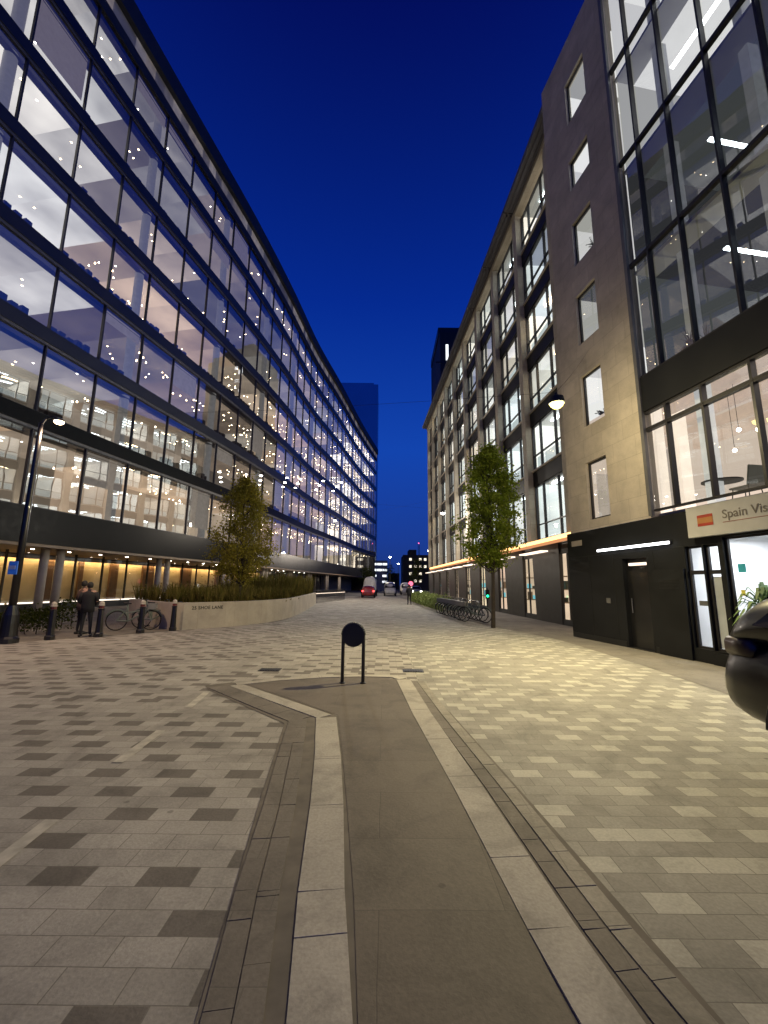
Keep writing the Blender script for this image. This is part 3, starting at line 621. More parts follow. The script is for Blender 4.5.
# furniture seen through the first-floor glass
def bistro(s, o, lab):
    c = F1(s, o, 3.51); r = root('pedestal_table', lab, 'table', tuple(c))
    b = MB(); b.lathe([(.42, .72), (.42, .75)], c=tuple(c), n=24); b.build('table_top', M['iron'], r)
    b = MB(); b.tube(c, c + Vector((0, 0, .72)), .035); b.lathe([(.25, 0), (.22, .02), (.03, .05)], c=tuple(c), n=16); b.build('pedestal', M['iron'], r)
bistro(-4.98, -1.1, 'small round pedestal table in the first-floor window above the sign')
def chair(s, o, lab):
    c = F1(s, o, 3.51); r = root('shell_chair', lab, 'chair', tuple(c)); gm = pbr('grey_shell', (.09, .10, .09), .6)
    b = MB(F1); b.box((s - .24, o - .22, 3.93), (s + .24, o + .22, 3.98)); b.build('seat', gm, r, bevel=.02)
    b = MB(F1); b.loft([[(s - .24, o - .25, 3.97), (s - .24, o + .25, 3.97), (s - .20, o + .25, 3.97), (s - .20, o - .25, 3.97)], [(s - .32, o - .24, 4.42), (s - .32, o + .24, 4.42), (s - .28, o + .24, 4.42), (s - .28, o - .24, 4.42)]]); b.build('backrest', gm, r, bevel=.015)
    for i, j in ((-1, -1), (-1, 1), (1, -1), (1, 1)):
        b = MB(F1); b.tube((s + i * .18, o + j * .17, 3.94), (s + i * .22, o + j * .21, 3.51), .012, n=6); b.build('leg', M['iron'], r)
chair(-5.55, -1.1, 'grey shell chair beside the round table in the first-floor window')
chair(-6.9, -1.3, 'grey shell chair by the mullion at the right edge of the first floor')
for s_, o_, z_, lab in ((-5.15, -1.6, 5.55, 'bare pendant bulb over the round table upstairs'), (-4.4, -2.3, 5.3, 'pendant bulb nearest the stone pier upstairs'), (-6.5, -1.7, 5.6, 'pendant bulb furthest right behind the first-floor glass')):
    c = F1(s_, o_, z_); r = root('pendant_lamp', lab, 'lamp', tuple(c), 'pendant lamps on the first floor')
    b = MB(); b.lathe([(.0, -.05), (.045, -.02), (.045, .02), (.01, .06)], c=tuple(c), n=10); b.build('bulb', M['dl_white'], r)
    b = MB(); b.tube(c + Vector((0, 0, .06)), c + Vector((0, 0, 7.14 - z_)), .006, n=5); b.build('flex', M['black_matt'], r)
# vases on the sill of the floor above
for s_, h, lab in ((-5.05, .62, 'dark tall vase standing in the second-floor window'), (-5.5, .42, 'dark low bowl of twigs in the second-floor window')):
    c = F1(s_, -.6, 7.31); r = root('vase', lab, 'vase', tuple(c))
    b = MB(); b.lathe([(.10, 0), (.2 * h / .6, h * .35), (.19 * h / .6, h * .7), (.07, h * .85), (.09, h)], c=tuple(c), n=16); b.build('vase_body', M['black_matt'], r, smooth=True)
    b = MB()
    for k in range(14):
        t = rnd.uniform(0, 6.28); q = rnd.uniform(.05, .22); b.tube(c + Vector((0, 0, h - .03)), c + Vector((q * math.cos(t), q * math.sin(t), h + rnd.uniform(.1, .35))), .008, .004, n=4)
    b.build('twigs', M['black_matt'], r)
# things seen in the small windows of the pier
def sill_plant(s_, z_, h, lab):
    c = F1(s_, -.45, z_); r = root('potted_plant', lab, 'plant', tuple(c)); b = MB(); b.lathe([(.05, 0), (.08, .16), (.085, .17)], c=tuple(c), n=12); b.build('pot', M['iron'], r)
    b = MB(); q = random.Random(int(z_ * 10))
    for k in range(16):
        t = q.uniform(0, 6.28); l = q.uniform(.5, 1) * h; m_ = c + Vector((.12 * math.cos(t), .12 * math.sin(t), .17 + l * .6)); e_ = c + Vector((.36 * math.cos(t) * q.uniform(.4, 1), .36 * math.sin(t), .17 + l * q.uniform(.7, 1))); b.tube(c + Vector((0, 0, .15)), m_, .012, .01, n=4); b.tube(m_, e_, .014, .004, n=4)
        for j in range(4): leaf_at = m_.lerp(e_, j / 3); b.quad([leaf_at + Vector(v) for v in ((0, 0, 0), (.05, .02, .03), (.09, 0, .0), (.05, -.02, -.03))])
    b.build('leaves', M['black_matt'], r)
sill_plant(-2.15, 12.88, .85, 'spiky dark plant silhouetted in the third-from-top window of the stone pier')
sill_plant(-2.0, 6.95, .3, 'small dark plant on the sill of the bright window beside the yellow lantern')
# black ground floor
gh = [(-3.62, -2.72, .02, 2.45), (-5.28, -4.84, .30, 2.62), (-5.68, -5.32, .30, 2.62), (-15.6, -5.80, .34, 2.74)]
b = MB(F1); grid_wall(b, F1, S1, -.15, 0, 3.46, gh, .16, o=.03)
b.box((-4.80, .032, .01), (-3.86, .10, 2.1)); b.box((-15.9, .032, .01), (-5.32, .10, .26))
b.box((-.15, -5, 0), (-.13, .03, 3.46)); b.box((-.31, -5, 3.40), (-.15, .028, 3.462))
b.build('shopfront_cladding', M['clad_black'], B1)
b = MB(F1)
for x in (-1.25, -2.35, -3.86, -4.82): b.box((x, .03, .02), (x + .012, .036, 2.66))
b.box((-4.82, .03, 2.62), (-.16, .037, 2.64)); b.box((-4.82, .03, .01), (-3.7, .045, .16)); b.box((-2.65, .03, .01), (-.16, .045, .16))
b.build('panel_joints', M['iron'], B1)
b = MB(F1)
for k in range(7): b.box((-4.65, .101, 1.62 + k * .035), (-4.05, .108, 1.635 + k * .035))
b.build('vent_grille', M['iron'], B1)
b = MB(F1); b.box((-3.62, -.13, .02), (-2.72, -.10, 2.45)); dr = b.build('door', M['black'], B1)
b = MB(F1); b.tube((-2.86, -.06, .95), (-2.86, -.06, 1.35), .012); b.build('handle', M['alloy'], dr)
b = MB(F1); b.box((-1.95, .033, 1.18), (-2.12, .05, 1.33)); b.build('entry_panel', M['frame_pale'], B1)
b = MB(F1); b.box((-3.62, -.08, 2.25), (-2.9, -.02, 2.32)); b.build('door_light', M['led_white'], B1)
tl = root('tube_light', 'long white tube light on the black wall above the side door', 'light', tuple(F1(-3.1, .12, 2.75)))
b = MB(F1); b.box((-4.5, .032, 2.72), (-1.78, .09, 2.80)); b.build('housing', M['frame_pale'], tl)
b = MB(F1); b.box((-4.48, .092, 2.725), (-1.8, .125, 2.785)); b.build('tube', M['tube'], tl)
pl_ = MB(F1); pl_.box((-.95, .034, 3.0), (-.40, .05, 3.18)); tag(pl_.build('name_plate', M['column']), 'small pale street name plate on the corner of the black wall', 'sign')
# glazed door, poster panel, big shop window
fr = MB(F1)
for a, e, z0, z1 in gh[1:]:
    for q in ((a, -.1, z0, a + .05, -.04, z1), (e - .05, -.1, z0, e, -.04, z1), (a, -.1, z0, e, -.04, z0 + .05), (a, -.1, z1 - .05, e, -.04, z1)): fr.box(q[:3], q[3:])
for z in (1.96,): fr.box((-5.28, -.1, z), (-4.84, -.035, z + .09)); fr.box((-5.68, -.1, z), (-5.32, -.035, z + .09))
for x in (-8.9, -12.2): fr.box((x - .03, -.1, .34), (x + .03, -.04, 2.74))
fr.build('window_frame', M['frame'], B1)
b = MB(F1)
for a, e, z0, z1 in gh[1:]: b.quad([(a + .05, -.07, z0 + .05), (e - .05, -.07, z0 + .05), (e - .05, -.07, z1 - .05), (a + .05, -.07, z1 - .05)])
b.build('shop_glass', glass('shop_glass_material', tint=(.93, .95, .96), ior=1.3), B1)
b = MB(F1); b.box((-5.64, -.14, .36), (-5.34, -.09, 1.9)); b.build('poster_panel', pbr('pale_grey_poster', (.42, .43, .46), .5), B1)
b = MB(F1); b.box((-5.2, -.12, 1.25), (-4.95, -.09, 1.36)); b.build('door_notice', M['frame_pale'], B1)
# shop room
b = MB(F1); a, e, D, z1 = -15.6, -4.6, 5.0, 2.95
b.quad([(a, -.2, z1), (e, -.2, z1), (e, -D, z1), (a, -D, z1)]); b.quad([(a, -D, 0), (e, -D, 0), (e, -D, z1), (a, -D, z1)]); b.quad([(e, -.2, 0), (e, -D, 0), (e, -D, z1), (e, -.2, z1)]); b.quad([(a, -.2, 0), (a, -D, 0), (a, -D, z1), (a, -.2, z1)])
b.box((-6.9, -2.2, .01), (-6.2, -3.4, 2.94)); b.quad([(a, -.2, .02), (e, -.2, .02), (e, -D, .02), (a, -D, .02)])
b.build('room_lining', M['white_inner'], B1)
b = MB(F1)
for x in (-6.9, -8.6, -10.6): b.box((x, -1.5, 2.88), (x - 1.1, -2.1, 2.93))
b.build('ceiling_panel_light', emis('panel_light', (.95, .97, 1), 5), B1)
for x in (-5.6, -8.0, -12.0):
    al = bpy.data.lights.new('shop_light', 'AREA'); al.shape = 'RECTANGLE'; al.size = 1.6; al.size_y = 1.2; al.energy = 68; al.color = (.92, .95, 1)
    ao = bpy.data.objects.new('shop_light', al); C.objects.link(ao); ao.location = F1(x, -1.7, 2.84)
c = F1(-6.12, -.62, .03); r = root('potted_plant', 'large bushy potted plant behind the shop glass under the sign', 'plant', tuple(c))
b = MB(); b.lathe([(.17, 0), (.24, .55), (.25, .57)], c=tuple(c), n=18); b.build('pot', M['frame_pale'], r)
b = MB(); pq = random.Random(21)
for k in range(210):
    t = pq.uniform(0, 6.28); e_ = pq.uniform(-.3, 1.25); l = pq.uniform(.25, .62); d_ = Vector((math.cos(t) * math.cos(e_), math.sin(t) * math.cos(e_), math.sin(e_))); p0 = c + Vector((0, 0, 1.15)) + d_ * .1; p1 = p0 + d_ * l; p2 = p1 + Vector((d_.x * .12, d_.y * .12, -.14)); sd = d_.cross(Vector((0, 0, 1))).normalized() * .035
    b.quad([p0 - sd * .3, p0 + sd * .3, p1 + sd, p1 - sd], 0, [(k + .5, .5)] * 4); b.quad([p1 - sd, p1 + sd, p2 + sd * .2, p2 - sd * .2], 0, [(k + .5, .5)] * 4)
b.tube(c + Vector((0, 0, .5)), c + Vector((0, 0, 1.3)), .025); b.build('leaves', pbr('house_plant_leaves', (.12, .19, .06), .6, var=.3), r)
# partition rail and stickers
b = MB(F1); b.box((-9, -1.0, 1.05), (-5.95, -.97, 1.09)); b.box((-9, -1.02, .02), (-5.95, -.98, 1.05)); b.build('counter_screen', pbr('frosted_screen', (.7, .74, .74), .4), B1)
b = MB(F1); b.box((-5.98, -.085, 1.98), (-6.14, -.075, 2.16), 0); b.box((-5.98, -.085, 1.5), (-6.06, -.075, 1.62), 1); b.build('window_sticker', [pbr('cyan_sticker', (.05, .45, .6), .5), pbr('yellow_sticker', (.7, .6, .1), .5)], B1)

# fascia sign
sg = root('fascia_sign', 'white shop sign with a red and yellow flag and grey lettering on the right edge', 'sign', tuple(F1(-7, .15, 2.8)))
b = MB(F1); b.box((-15.6, .032, 2.79), (-5.12, .17, 3.48)); b.build('sign_board', pbr('white_sign_board', (.42, .41, .40), .5, var=.08), sg)
b = MB(F1); z0, z1 = 3.02, 3.27
for j, (f0, f1) in enumerate(((0, .25), (.25, .75), (.75, 1))): b.box((-5.78, .171, z0 + (z1 - z0) * f0), (-5.40, .176, z0 + (z1 - z0) * f1), j % 2)
b.build('flag', [pbr('flag_red', (.32, .035, .02), .5), pbr('flag_yellow', (.36, .16, .05), .5)], sg)
d1 = Vector((math.sin(R(A1)), math.cos(R(A1)), 0))
text_mesh('Spain Visa', .26, pbr('grey_lettering', (.16, .14, .12), .5), F1(-6.0, .176, 3.12), (-d1.x, -d1.y), sg, bold=.002)
b = MB(F1); b.box((-8.6, .171, 3.03), (-6.0, .175, 3.045)); b.build('underline', pbr('red_brown_rule', (.25, .12, .10), .5), sg)

# =================================================================== RIGHT FAR BUILDING (limestone piers, canopy, oversailing eaves)
P2 = (7.98, 16.93); A2 = -2.64; F2 = straight(P2, A2, -1); E2 = 39.4; MOD = 4.37
B2 = root('stone_office_building', 'stone office block on the right with tall piers, oversailing roof and glowing amber canopy', 'office building', (P2[0], P2[1], 0))
piers = [.55] + [4.95 + MOD * k for k in range(8)]
ZB = [3.95] + [7.62 + 3.25 * k for k in range(5)]; ZT = [6.78] + [7.62 + 3.25 * k + 2.42 for k in range(4)] + [23.0]
S0 = -1.4
for x in piers + [E2 - .3]:
    b = MB(F2); b.box((x - .42, -.3, 3.9), (x + .08, .22, 23.2)); b.box((x + .08, -.3, 3.9), (x + .40, .10, 23.2)); b.build('pier', M['limestone'], B2)
edges = [S0] + piers + [E2 - .3]
b = MB(F2)
for a, e in zip(edges, edges[1:]):
    a2 = a + .40; e2 = e - .42
    if a == S0: a2 = S0
    for q0, q1 in [(6.79, 7.61)] + [(ZT[k + 1] + .003, ZB[k + 2] - .003) for k in range(4)]: b = MB(F2); b.box((a2, -.3, q0), (e2, -.06, q1)); b.build('spandrel_panel', M['clad_black'], B2)
b = MB(F2)
for a, e in zip(edges, edges[1:]):
    a2 = a + .40 if a != S0 else S0; e2 = e - .42
    for k in range(5): b = MB(F2); b.box((a2, -.058, ZB[k + 1] - .09), (e2, .02, ZB[k + 1] - .004)); b.build('sill', M['ashlar'], B2)
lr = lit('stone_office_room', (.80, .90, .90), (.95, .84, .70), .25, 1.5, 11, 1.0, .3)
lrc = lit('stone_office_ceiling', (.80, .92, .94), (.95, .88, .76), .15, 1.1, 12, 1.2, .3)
for k in range(6):
    z0, z1 = ZB[k], ZT[k]; cb = MB(F2); lb = MB(F2); sb = MB(F2)
    for i, (a, e) in enumerate(zip(edges, edges[1:])):
        a2 = a + .40 if a != S0 else S0; e2 = e - .42; wd = e2 - a2
        w = MB(F2); c1, c2 = a2 + wd * .27, a2 + wd * .73
        for q in (a2 + .03, c1, c2, e2 - .03): w.box((q - .03, -.25, z0), (q + .03, -.12, z1))
        w.box((a2, -.25, z0), (e2, -.12, z0 + .06)); w.box((a2, -.25, z1 - .06), (e2, -.12, z1)); w.box((a2, -.24, z0 + .78), (e2, -.13, z0 + .82))
        w = w.build('window', M['frame'], B2)
        g = MB(F2)
        for x0, x1 in ((a2 + .06, c1 - .03), (c1 + .03, c2 - .03), (c2 + .03, e2 - .06)):
            t = rnd.uniform(-.004, .004); g.quad([(x0, -.19, z0 + .06), (x1, -.19 + t, z0 + .06), (x1, -.19 + t, z1 - .06), (x0, -.19, z1 - .06)])
        g.build('pane', M['glass_r'], w)
        zc_ = z1 + .15; D = 4.5; v = k + .01; u = i + .01; uvq = [(u, v), (u + .9, v), (u + .9, v + .9), (u, v + .9)]
        cb.quad([(a2, -.3, zc_), (e2, -.3, zc_), (e2, -D, zc_), (a2, -D, zc_)], 1, uvq); cb.quad([(a2, -D, z0 - .3), (e2, -D, z0 - .3), (e2, -D, zc_), (a2, -D, zc_)], 0, uvq)
        cb.quad([(a2, -.3, z0 - .3), (a2, -D, z0 - .3), (a2, -D, zc_), (a2, -.3, zc_)], 0, uvq); cb.quad([(e2, -.3, z0 - .3), (e2, -D, z0 - .3), (e2, -D, zc_), (e2, -.3, zc_)], 0, uvq)
        cb.quad([(a2, -.3, z0 - .3), (e2, -.3, z0 - .3), (e2, -D, z0 - .3), (a2, -D, z0 - .3)], 2)
        if rnd.random() < .85:
            for y in (-.9, -1.8, -2.8, -3.8): 
                x = rnd.uniform(a2 + .2, e2 - 1.7); lb.box((x, y - .1, zc_ - .08), (x + 1.45, y + .1, zc_ - .04), 0 if rnd.random() < .8 else 1)
        if rnd.random() < .75 and k: # desk screens behind the lower pane, made to glow for its bright strip
            sb.box((a2 + .08, -.32, z0 + .07), (c1 - .05, -.34, z0 + .75)); sb.box((c1 + .05, -.32, z0 + .07), (c2 - .05, -.34, z0 + .75)); sb.box((c2 + .05, -.32, z0 + .07), (e2 - .08, -.34, z0 + .75))
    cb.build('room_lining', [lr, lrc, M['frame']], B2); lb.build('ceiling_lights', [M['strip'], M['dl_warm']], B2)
    if k: sb.build('low_screens', pbr('glowing_desk_screen', (.5, .5, .5), .7, emit=(.80, .90, .88), estr=.75), B2)  # screens are no lamps; the brightness is glow in the material
# roof eaves
b = MB(F2); b.box((S0, -.3, 23.2), (E2 + .2, .25, 23.5)); b.build('cornice', M['limestone'], B2)
b = MB(F2); L8 = 4.37
x = S0
for k in range(10):
    x1 = min(4.75 + MOD * k if k else 4.75, E2 + .5)
    if x1 <= x: break
    b.loft([[(x, -.3, 23.52), (x, .80, 23.58), (x, .85, 23.75), (x, -.3, 24.0)], [(x1 - .06, -.3, 23.52), (x1 - .06, .80, 23.58), (x1 - .06, .85, 23.75), (x1 - .06, -.3, 24.0)]])
    for q in (.30, .55): b.box((x + .1, q, 23.44), (x1 - .15, q + .07, 23.53))
    x = x1
b.build('eaves', pbr('zinc_eaves', (.085, .08, .09), .45, metal=.3), B2)
b = MB(F2); b.box((S0, -14, 23.52), (E2, -.31, 24.2)); b.box((S0, -14, 3.9), (E2, -4.7, 23.5)); b.box((E2, -14, 0), (E2 + .1, -.05, 23.5)); b.box((S0 - .1, -14, 0), (S0, -.1, 23.5)); b.build('wall', M['frame'], B2)
b = MB(F2); b.box((S0, -4.7, 3.6), (E2, -.3, 3.88)); b.build('floor_slab', M['frame'], B2)
# canopy with amber LED edge
cn = MB(F2); cn.box((-1.3, -.05, 3.60), (36.3, .46, 3.76)); cn.build('canopy', pbr('copper_canopy', (.22, .14, .09), .4, metal=.3), B2)
b = MB(F2); b.box((-1.3, .462, 3.66), (36.3, .50, 3.82)); b.build('canopy_light', M['led'], B2)
b = MB(F2); b.box((-1.3, .462, 3.52), (36.3, .49, 3.655)); b.build('canopy_underlight', emis('dim_copper_glow', (1, .42, .18), .6), B2)
b = MB(F2)
for k in range(9): b.box((3.0 + MOD * k, .05, 3.28), (6.1 + MOD * k - .3, .40, 3.34))
b.build('shelf_lights', M['led_white'], B2)
# ground floor: dark leaning pillars and lit shop windows
pm = pbr('dark_bronze_pillar', (.018, .013, .010), .5)
for k in range(9):
    x = 2.05 + MOD * k; b = MB(F2)
    b.loft([[(x, .0, 0), (x, -.14, 0), (x + 2.78, -.14, 0), (x + 2.78, .0, 0)], [(x - .12, .05, 3.59), (x - .12, -.14, 3.59), (x + 2.9, -.14, 3.59), (x + 2.9, .05, 3.59)]])
    b.build('pillar', pm, B2)
g = MB(F2); rr = MB(F2); hl = MB(F2)
for k in range(-1, 9):
    a, e = .46 + MOD * k, 2.05 + MOD * k
    b = MB(F2)
    for q in (a + .0, a + .9, e - .05): b.box((q, -.12, .25), (q + .05, -.04, 3.1))
    b.box((a, -.12, 0), (e, -.02, .25)); b.box((a, -.12, 3.1), (e, -.02, 3.51)); b.build('shop_frame', M['black_matt'], B2)
    g = MB(F2); g.quad([(a, -.08, .25), (e, -.08, .25), (e, -.08, 3.1), (a, -.08, 3.1)]); g.build('shop_glass', bpy.data.materials['shop_glass_material'], B2)
    u = k + 20.01; uvq = [(u, 0), (u + .9, 0), (u + .9, .9), (u, .9)]
    rr.quad([(a - 1, -3.2, 0), (e + 1.2, -3.2, 0), (e + 1.2, -3.2, 3.2), (a - 1, -3.2, 3.2)], 0, uvq); rr.quad([(a - 1, -.15, 3.2), (e + 1.2, -.15, 3.2), (e + 1.2, -3.2, 3.2), (a - 1, -3.2, 3.2)], 1, uvq)
    rr.quad([(e + 1.1, -.15, 0), (e + 1.1, -3.2, 0), (e + 1.1, -3.2, 3.2), (e + 1.1, -.15, 3.2)], 0, uvq)
    for z in (.9, 1.5, 2.1): rr.box((e + .6, -.2, z), (e + 1.09, -2.2, z + .05), 2)
    for z in (.95, 1.55):
        for q in range(6): rr.box((e + .65, -.25 - q * .3, z), (e + .9, -.25 - q * .3 - rnd.uniform(.08, .22), z + rnd.uniform(.1, .42)), rnd.choice((2, 3, 4)))
    for q in range(3): hl.tube((a + .3 + q * .5, -1.4, 2.9), (a + .3 + q * .5, -1.4, 3.0), .05, n=8)
rr.build('shop_room', [lit('shop_wall', (1, .82, .52), (1, .70, .50), .35, .9, 31), lit('shop_ceiling', (1, .85, .6), (1, .8, .7), .4, .9, 32), M['soffit'], pbr('glowing_cyan_goods', (.1, .5, .6), .6, emit=(.2, .75, .9), estr=.5), pbr('dark_goods', (.05, .06, .04), .7)], B2)  # walls, ceiling and cyan goods glow in place of shop lamplight
hl.build('shop_lights', M['dl_warm'], B2)

# =================================================================== BACKGROUND BUILDINGS
def block(name, lab, cat_, x0, x1, y0, y1, h, wall, win=None, rows=0, cols=0, z0=4, prob=.6, wm=None, ww=.62, wh=.5, face='y'):
    r = root(name, lab, cat_, ((x0 + x1) / 2, y0, 0)); b = MB(); b.box((x0, y0, 0), (x1, y1, h)); b.build('wall', wall, r)
    if rows:
        cx = (x1 - x0) / cols; cz = (h - z0) / rows
        for i in range(rows):
            for j in range(cols):
                if rnd.random() < prob:
                    w = MB(); a = x0 + cx * (j + (1 - ww) / 2); z = z0 + cz * (i + .2); w.box((a, y0 - .03, z), (a + cx * ww, y0 - .004, z + cz * wh)); w.build('window', wm, r)
    return r
dk = pbr('dark_brick', (.035, .03, .028), .8); bl = pbr('blue_glass_cladding', (.22, .30, .42), .25, metal=1.0, var=.08, scale=.1)
wlit = emis('far_window_warm', (1, .88, .68), 1.1); wlit2 = emis('far_window_white', (.9, .95, 1), 1.3)
tr = block('tower_block', 'plain dark blue tower rising behind the far end of the curved glass block', 'tower', -27, -3.0, 170, 190, 87.3, bl)
b = MB(); b.box((-26, 172, 87.3), (-5, 188, 89.0)); b.build('plant_room', bl, tr)
b = MB()
for k in range(22): b.box((-27 + k * 1.1, 169.9, 1), (-26.9 + k * 1.1, 169.97, 87))
b.build('cladding_fins', bl, tr)
t2 = block('tower_block', 'dark brown tower with a few lit top windows behind the stone office block', 'tower', 10.6, 26, 75, 90, 50.6, pbr('dark_tower', (.022, .02, .019), .7))
b = MB(); b.box((10.4, 76, 50.6), (25.5, 89, 52.2)); b.build('plant_room', M['frame'], t2)
for (x, z, w_, h_) in ((11.7, 44.6, .5, 3.3), (12.4, 45.0, 1.0, .5), (13.2, 46.4, .9, .8), (14.2, 45.7, .8, .9), (15.2, 46.8, .8, .7), (13.6, 43.6, 1.0, .8), (14.9, 43.9, .8, .6), (13.1, 40.6, .7, .8), (13.9, 41.5, .6, .6), (14.5, 39.6, .5, .6), (12.9, 38.7, .5, .6)):
    b = MB(); b.box((x, 74.93, z), (x + w_, 74.99, z + h_)); b.build('window', wlit2, t2)
for z in (8, 14, 20, 26, 32, 38, 44): 
    b = MB(); b.box((9.7, 74.9, z), (26, 74.98, z + .25)); b.build('string_course', M['frame'], t2)
f1 = block('low_building', 'pale low building with bright horizontal windows at the far end of the street', 'building', -4.2, 1.4, 150, 162, 10.2, pbr('pale_render', (.4, .4, .38), .8), rows=4, cols=3, z0=2, prob=.85, wm=wlit2, ww=.85, wh=.35)
f2 = block('office_building', 'dark far office block with scattered lit windows beyond the canopy', 'office building', 6.5, 26, 140, 156, 11.6, dk, rows=4, cols=12, z0=2.2, prob=.55, wm=wlit, ww=.5, wh=.35)
b = MB(); b.box((8.5, 141, 11.6), (11, 150, 13.4)); b.build('roof_lantern', dk, f2)
f3 = block('low_building', 'dark unlit building closing the middle of the street', 'building', 1.9, 6.2, 165, 176, 6.2, dk, rows=2, cols=3, z0=1.5, prob=.4, wm=wlit, ww=.4, wh=.3)
ms = root('crane_mast', 'thin mast with one small red lamp above the far roofs', 'mast', (13, 150, 0))
b = MB()
for dx, dy in ((0, 0), (.5, 0), (0, .5), (.5, .5)): b.tube((13 + dx, 150 + dy + 8, 0), (13 + dx, 150 + dy + 8, 17), .05, n=5)
for k in range(16): b.tube((13, 158, k + .5), (13.5, 158, k + 1.5), .03, n=4); b.tube((13.5, 158.5, k + .5), (13, 158.5, k + 1.5), .03, n=4)
b.build('lattice', M['iron'], ms); b = MB(); b.lathe([(.0, -.2), (.2, 0), (.0, .2)], c=(13.2, 158.2, 17.3), n=8); b.build('red_lamp', M['redlamp'], ms)

# =================================================================== TREES AND PLANTS
def leafmat(name, c1, c2, trans=.35):
    m, nt = newmat(name); L = nt.links.new
    o = N(nt, 'ShaderNodeOutputMaterial'); d = N(nt, 'ShaderNodeBsdfDiffuse'); t = N(nt, 'ShaderNodeBsdfTranslucent'); mx = N(nt, 'ShaderNodeMixShader'); mx.inputs[0].default_value = trans
    uv = N(nt, 'ShaderNodeUVMap'); w = N(nt, 'ShaderNodeTexWhiteNoise', noise_dimensions='2D'); fl = N(nt, 'ShaderNodeVectorMath', operation='FLOOR'); L(uv.outputs[0], fl.inputs[0]); L(fl.outputs[0], w.inputs['Vector'])
    c = N(nt, 'ShaderNodeMix', data_type='RGBA'); c.inputs['A'].default_value = (*c1, 1); c.inputs['B'].default_value = (*c2, 1); L(w.outputs['Value'], c.inputs['Factor'])
    L(c.outputs['Result'], d.inputs[0]); L(c.outputs['Result'], t.inputs[0]); L(d.outputs[0], mx.inputs[1]); L(t.outputs[0], mx.inputs[2]); L(mx.outputs[0], o.inputs[0])
    return m
def leaf(b, p, size, rr, k, up=.3):
    n = Vector((rr.gauss(0, 1), rr.gauss(0, 1), rr.gauss(0, 1) + up)).normalized(); a = n.orthogonal().normalized(); a = (a * math.cos(k) + n.cross(a) * math.sin(k)); c = n.cross(a)
    l = size * rr.uniform(.7, 1.3); w = l * .55; u = float(int(rr.random() * 997))
    b.v += [p - a * l * .5, p + c * w * .5 + n * .1 * l, p + a * l * .5, p - c * w * .5 + n * .1 * l]; i = len(b.v) - 4
    b.f.append((i, i + 1, i + 2, i + 3)); b.m.append(0); b.uv.append([(u + .5, .5)] * 4)
def tree(name, lab, x, y, trunk_h, top, prof, nclump, nleaf, size, spread, mat, seed, r0=.09, lean=0.0, z0=0.0, gap=0.0):
    rr = random.Random(seed); r = root(name, lab, 'tree', (x, y, z0))
    b = MB(); pts = []; 
    for k in range(9):
        t = k / 8; pts.append(Vector((x + math.sin(t * 5) * .05 + lean * t, y + math.cos(t * 4) * .05, z0 + (top - z0) * .93 * t)))
    for k in range(8): b.tube(pts[k], pts[k + 1], r0 * (1 - k / 8.6) + .008, r0 * (1 - (k + 1) / 8.6) + .008, n=9, cap=False)
    tw = MB(); cl = []
    for i in range(nclump):
        z = rr.uniform(trunk_h, top) if rr.random() < .8 else rr.triangular(trunk_h, top, trunk_h + (top - trunk_h) * .4); f = (z - trunk_h) / (top - trunk_h); rad = prof(f)
        th = rr.uniform(0, 2 * PI); q = rad * math.sqrt(rr.uniform(.08, 1)) * rr.uniform(.82, 1.12)
        if math.sin(th * 2 + z * 3.7 + seed * 2) * math.sin(z * 5.1 - th * 3 + seed) > .34 and q > rad * .35: continue
        q *= 1 + .26 * math.sin(th * 3 + z * 2.1 + seed) + .18 * math.sin(th * 5 - z * 3.3)
        c = Vector((x + lean * z / top + q * math.cos(th), y + q * math.sin(th), z)); cl.append(c)
        if i % 2 == 0:
            zb = max(trunk_h * .85, z - q * .9 - .2); f2 = min(.99, (zb - z0) / ((top - z0) * .93)); kk = min(7, int(f2 * 8)); base = pts[kk].lerp(pts[kk + 1], f2 * 8 - kk)
            mid = base.lerp(c, .5) + Vector((0, 0, -.08)); tw.tube(base, mid, .02, .013, n=5, cap=False); tw.tube(mid, c, .013, .005, n=5, cap=False)
    b.v_off = len(b.v); i0 = len(b.v); b.v += tw.v; b.f += [tuple(j + i0 for j in f) for f in tw.f]; b.m += tw.m; b.uv += tw.uv
    b.build('trunk', M['bark'], r, smooth=True)
    lb = MB()
    for c in cl:
        sp = spread * rr.uniform(.6, 1.3)
        for j in range(int(nleaf * rr.uniform(.5, 1.4))):
            p = c + Vector((rr.gauss(0, sp), rr.gauss(0, sp), rr.gauss(0, sp * .8))); leaf(lb, p, size, rr, rr.uniform(0, 6.28))
    lb.build('crown', mat, r)
    return r
gm = leafmat('green_leaves', (.12, .18, .018), (.30, .36, .05)); am = leafmat('olive_leaves', (.20, .18, .022), (.40, .34, .06)); hm = leafmat('hedge_leaves', (.14, .20, .05), (.38, .45, .18)); dm = leafmat('dark_shrub_leaves', (.02, .03, .008), (.05, .06, .015))
def lerp_prof(pts):
    def f(x):
        for (a, ra), (b, rb_) in zip(pts, pts[1:]):
            if x <= b: return ra + (rb_ - ra) * (x - a) / (b - a)
        return pts[-1][1]
    return f
prof_r = lerp_prof([(0, .35), (.08, .8), (.25, 1.22), (.45, 1.30), (.62, 1.05), (.8, .68), (.92, .38), (1, .12)])
tree('street_tree', 'dense green street tree on the right pavement lit yellow from above', 4.42, 17.3, 2.5, 7.55, prof_r, 360, 66, .115, .16, gm, 3, r0=.085)
prof_l = lerp_prof([(0, .5), (.12, 1.2), (.3, 1.45), (.5, 1.3), (.7, 1.0), (.88, .6), (1, .2)])
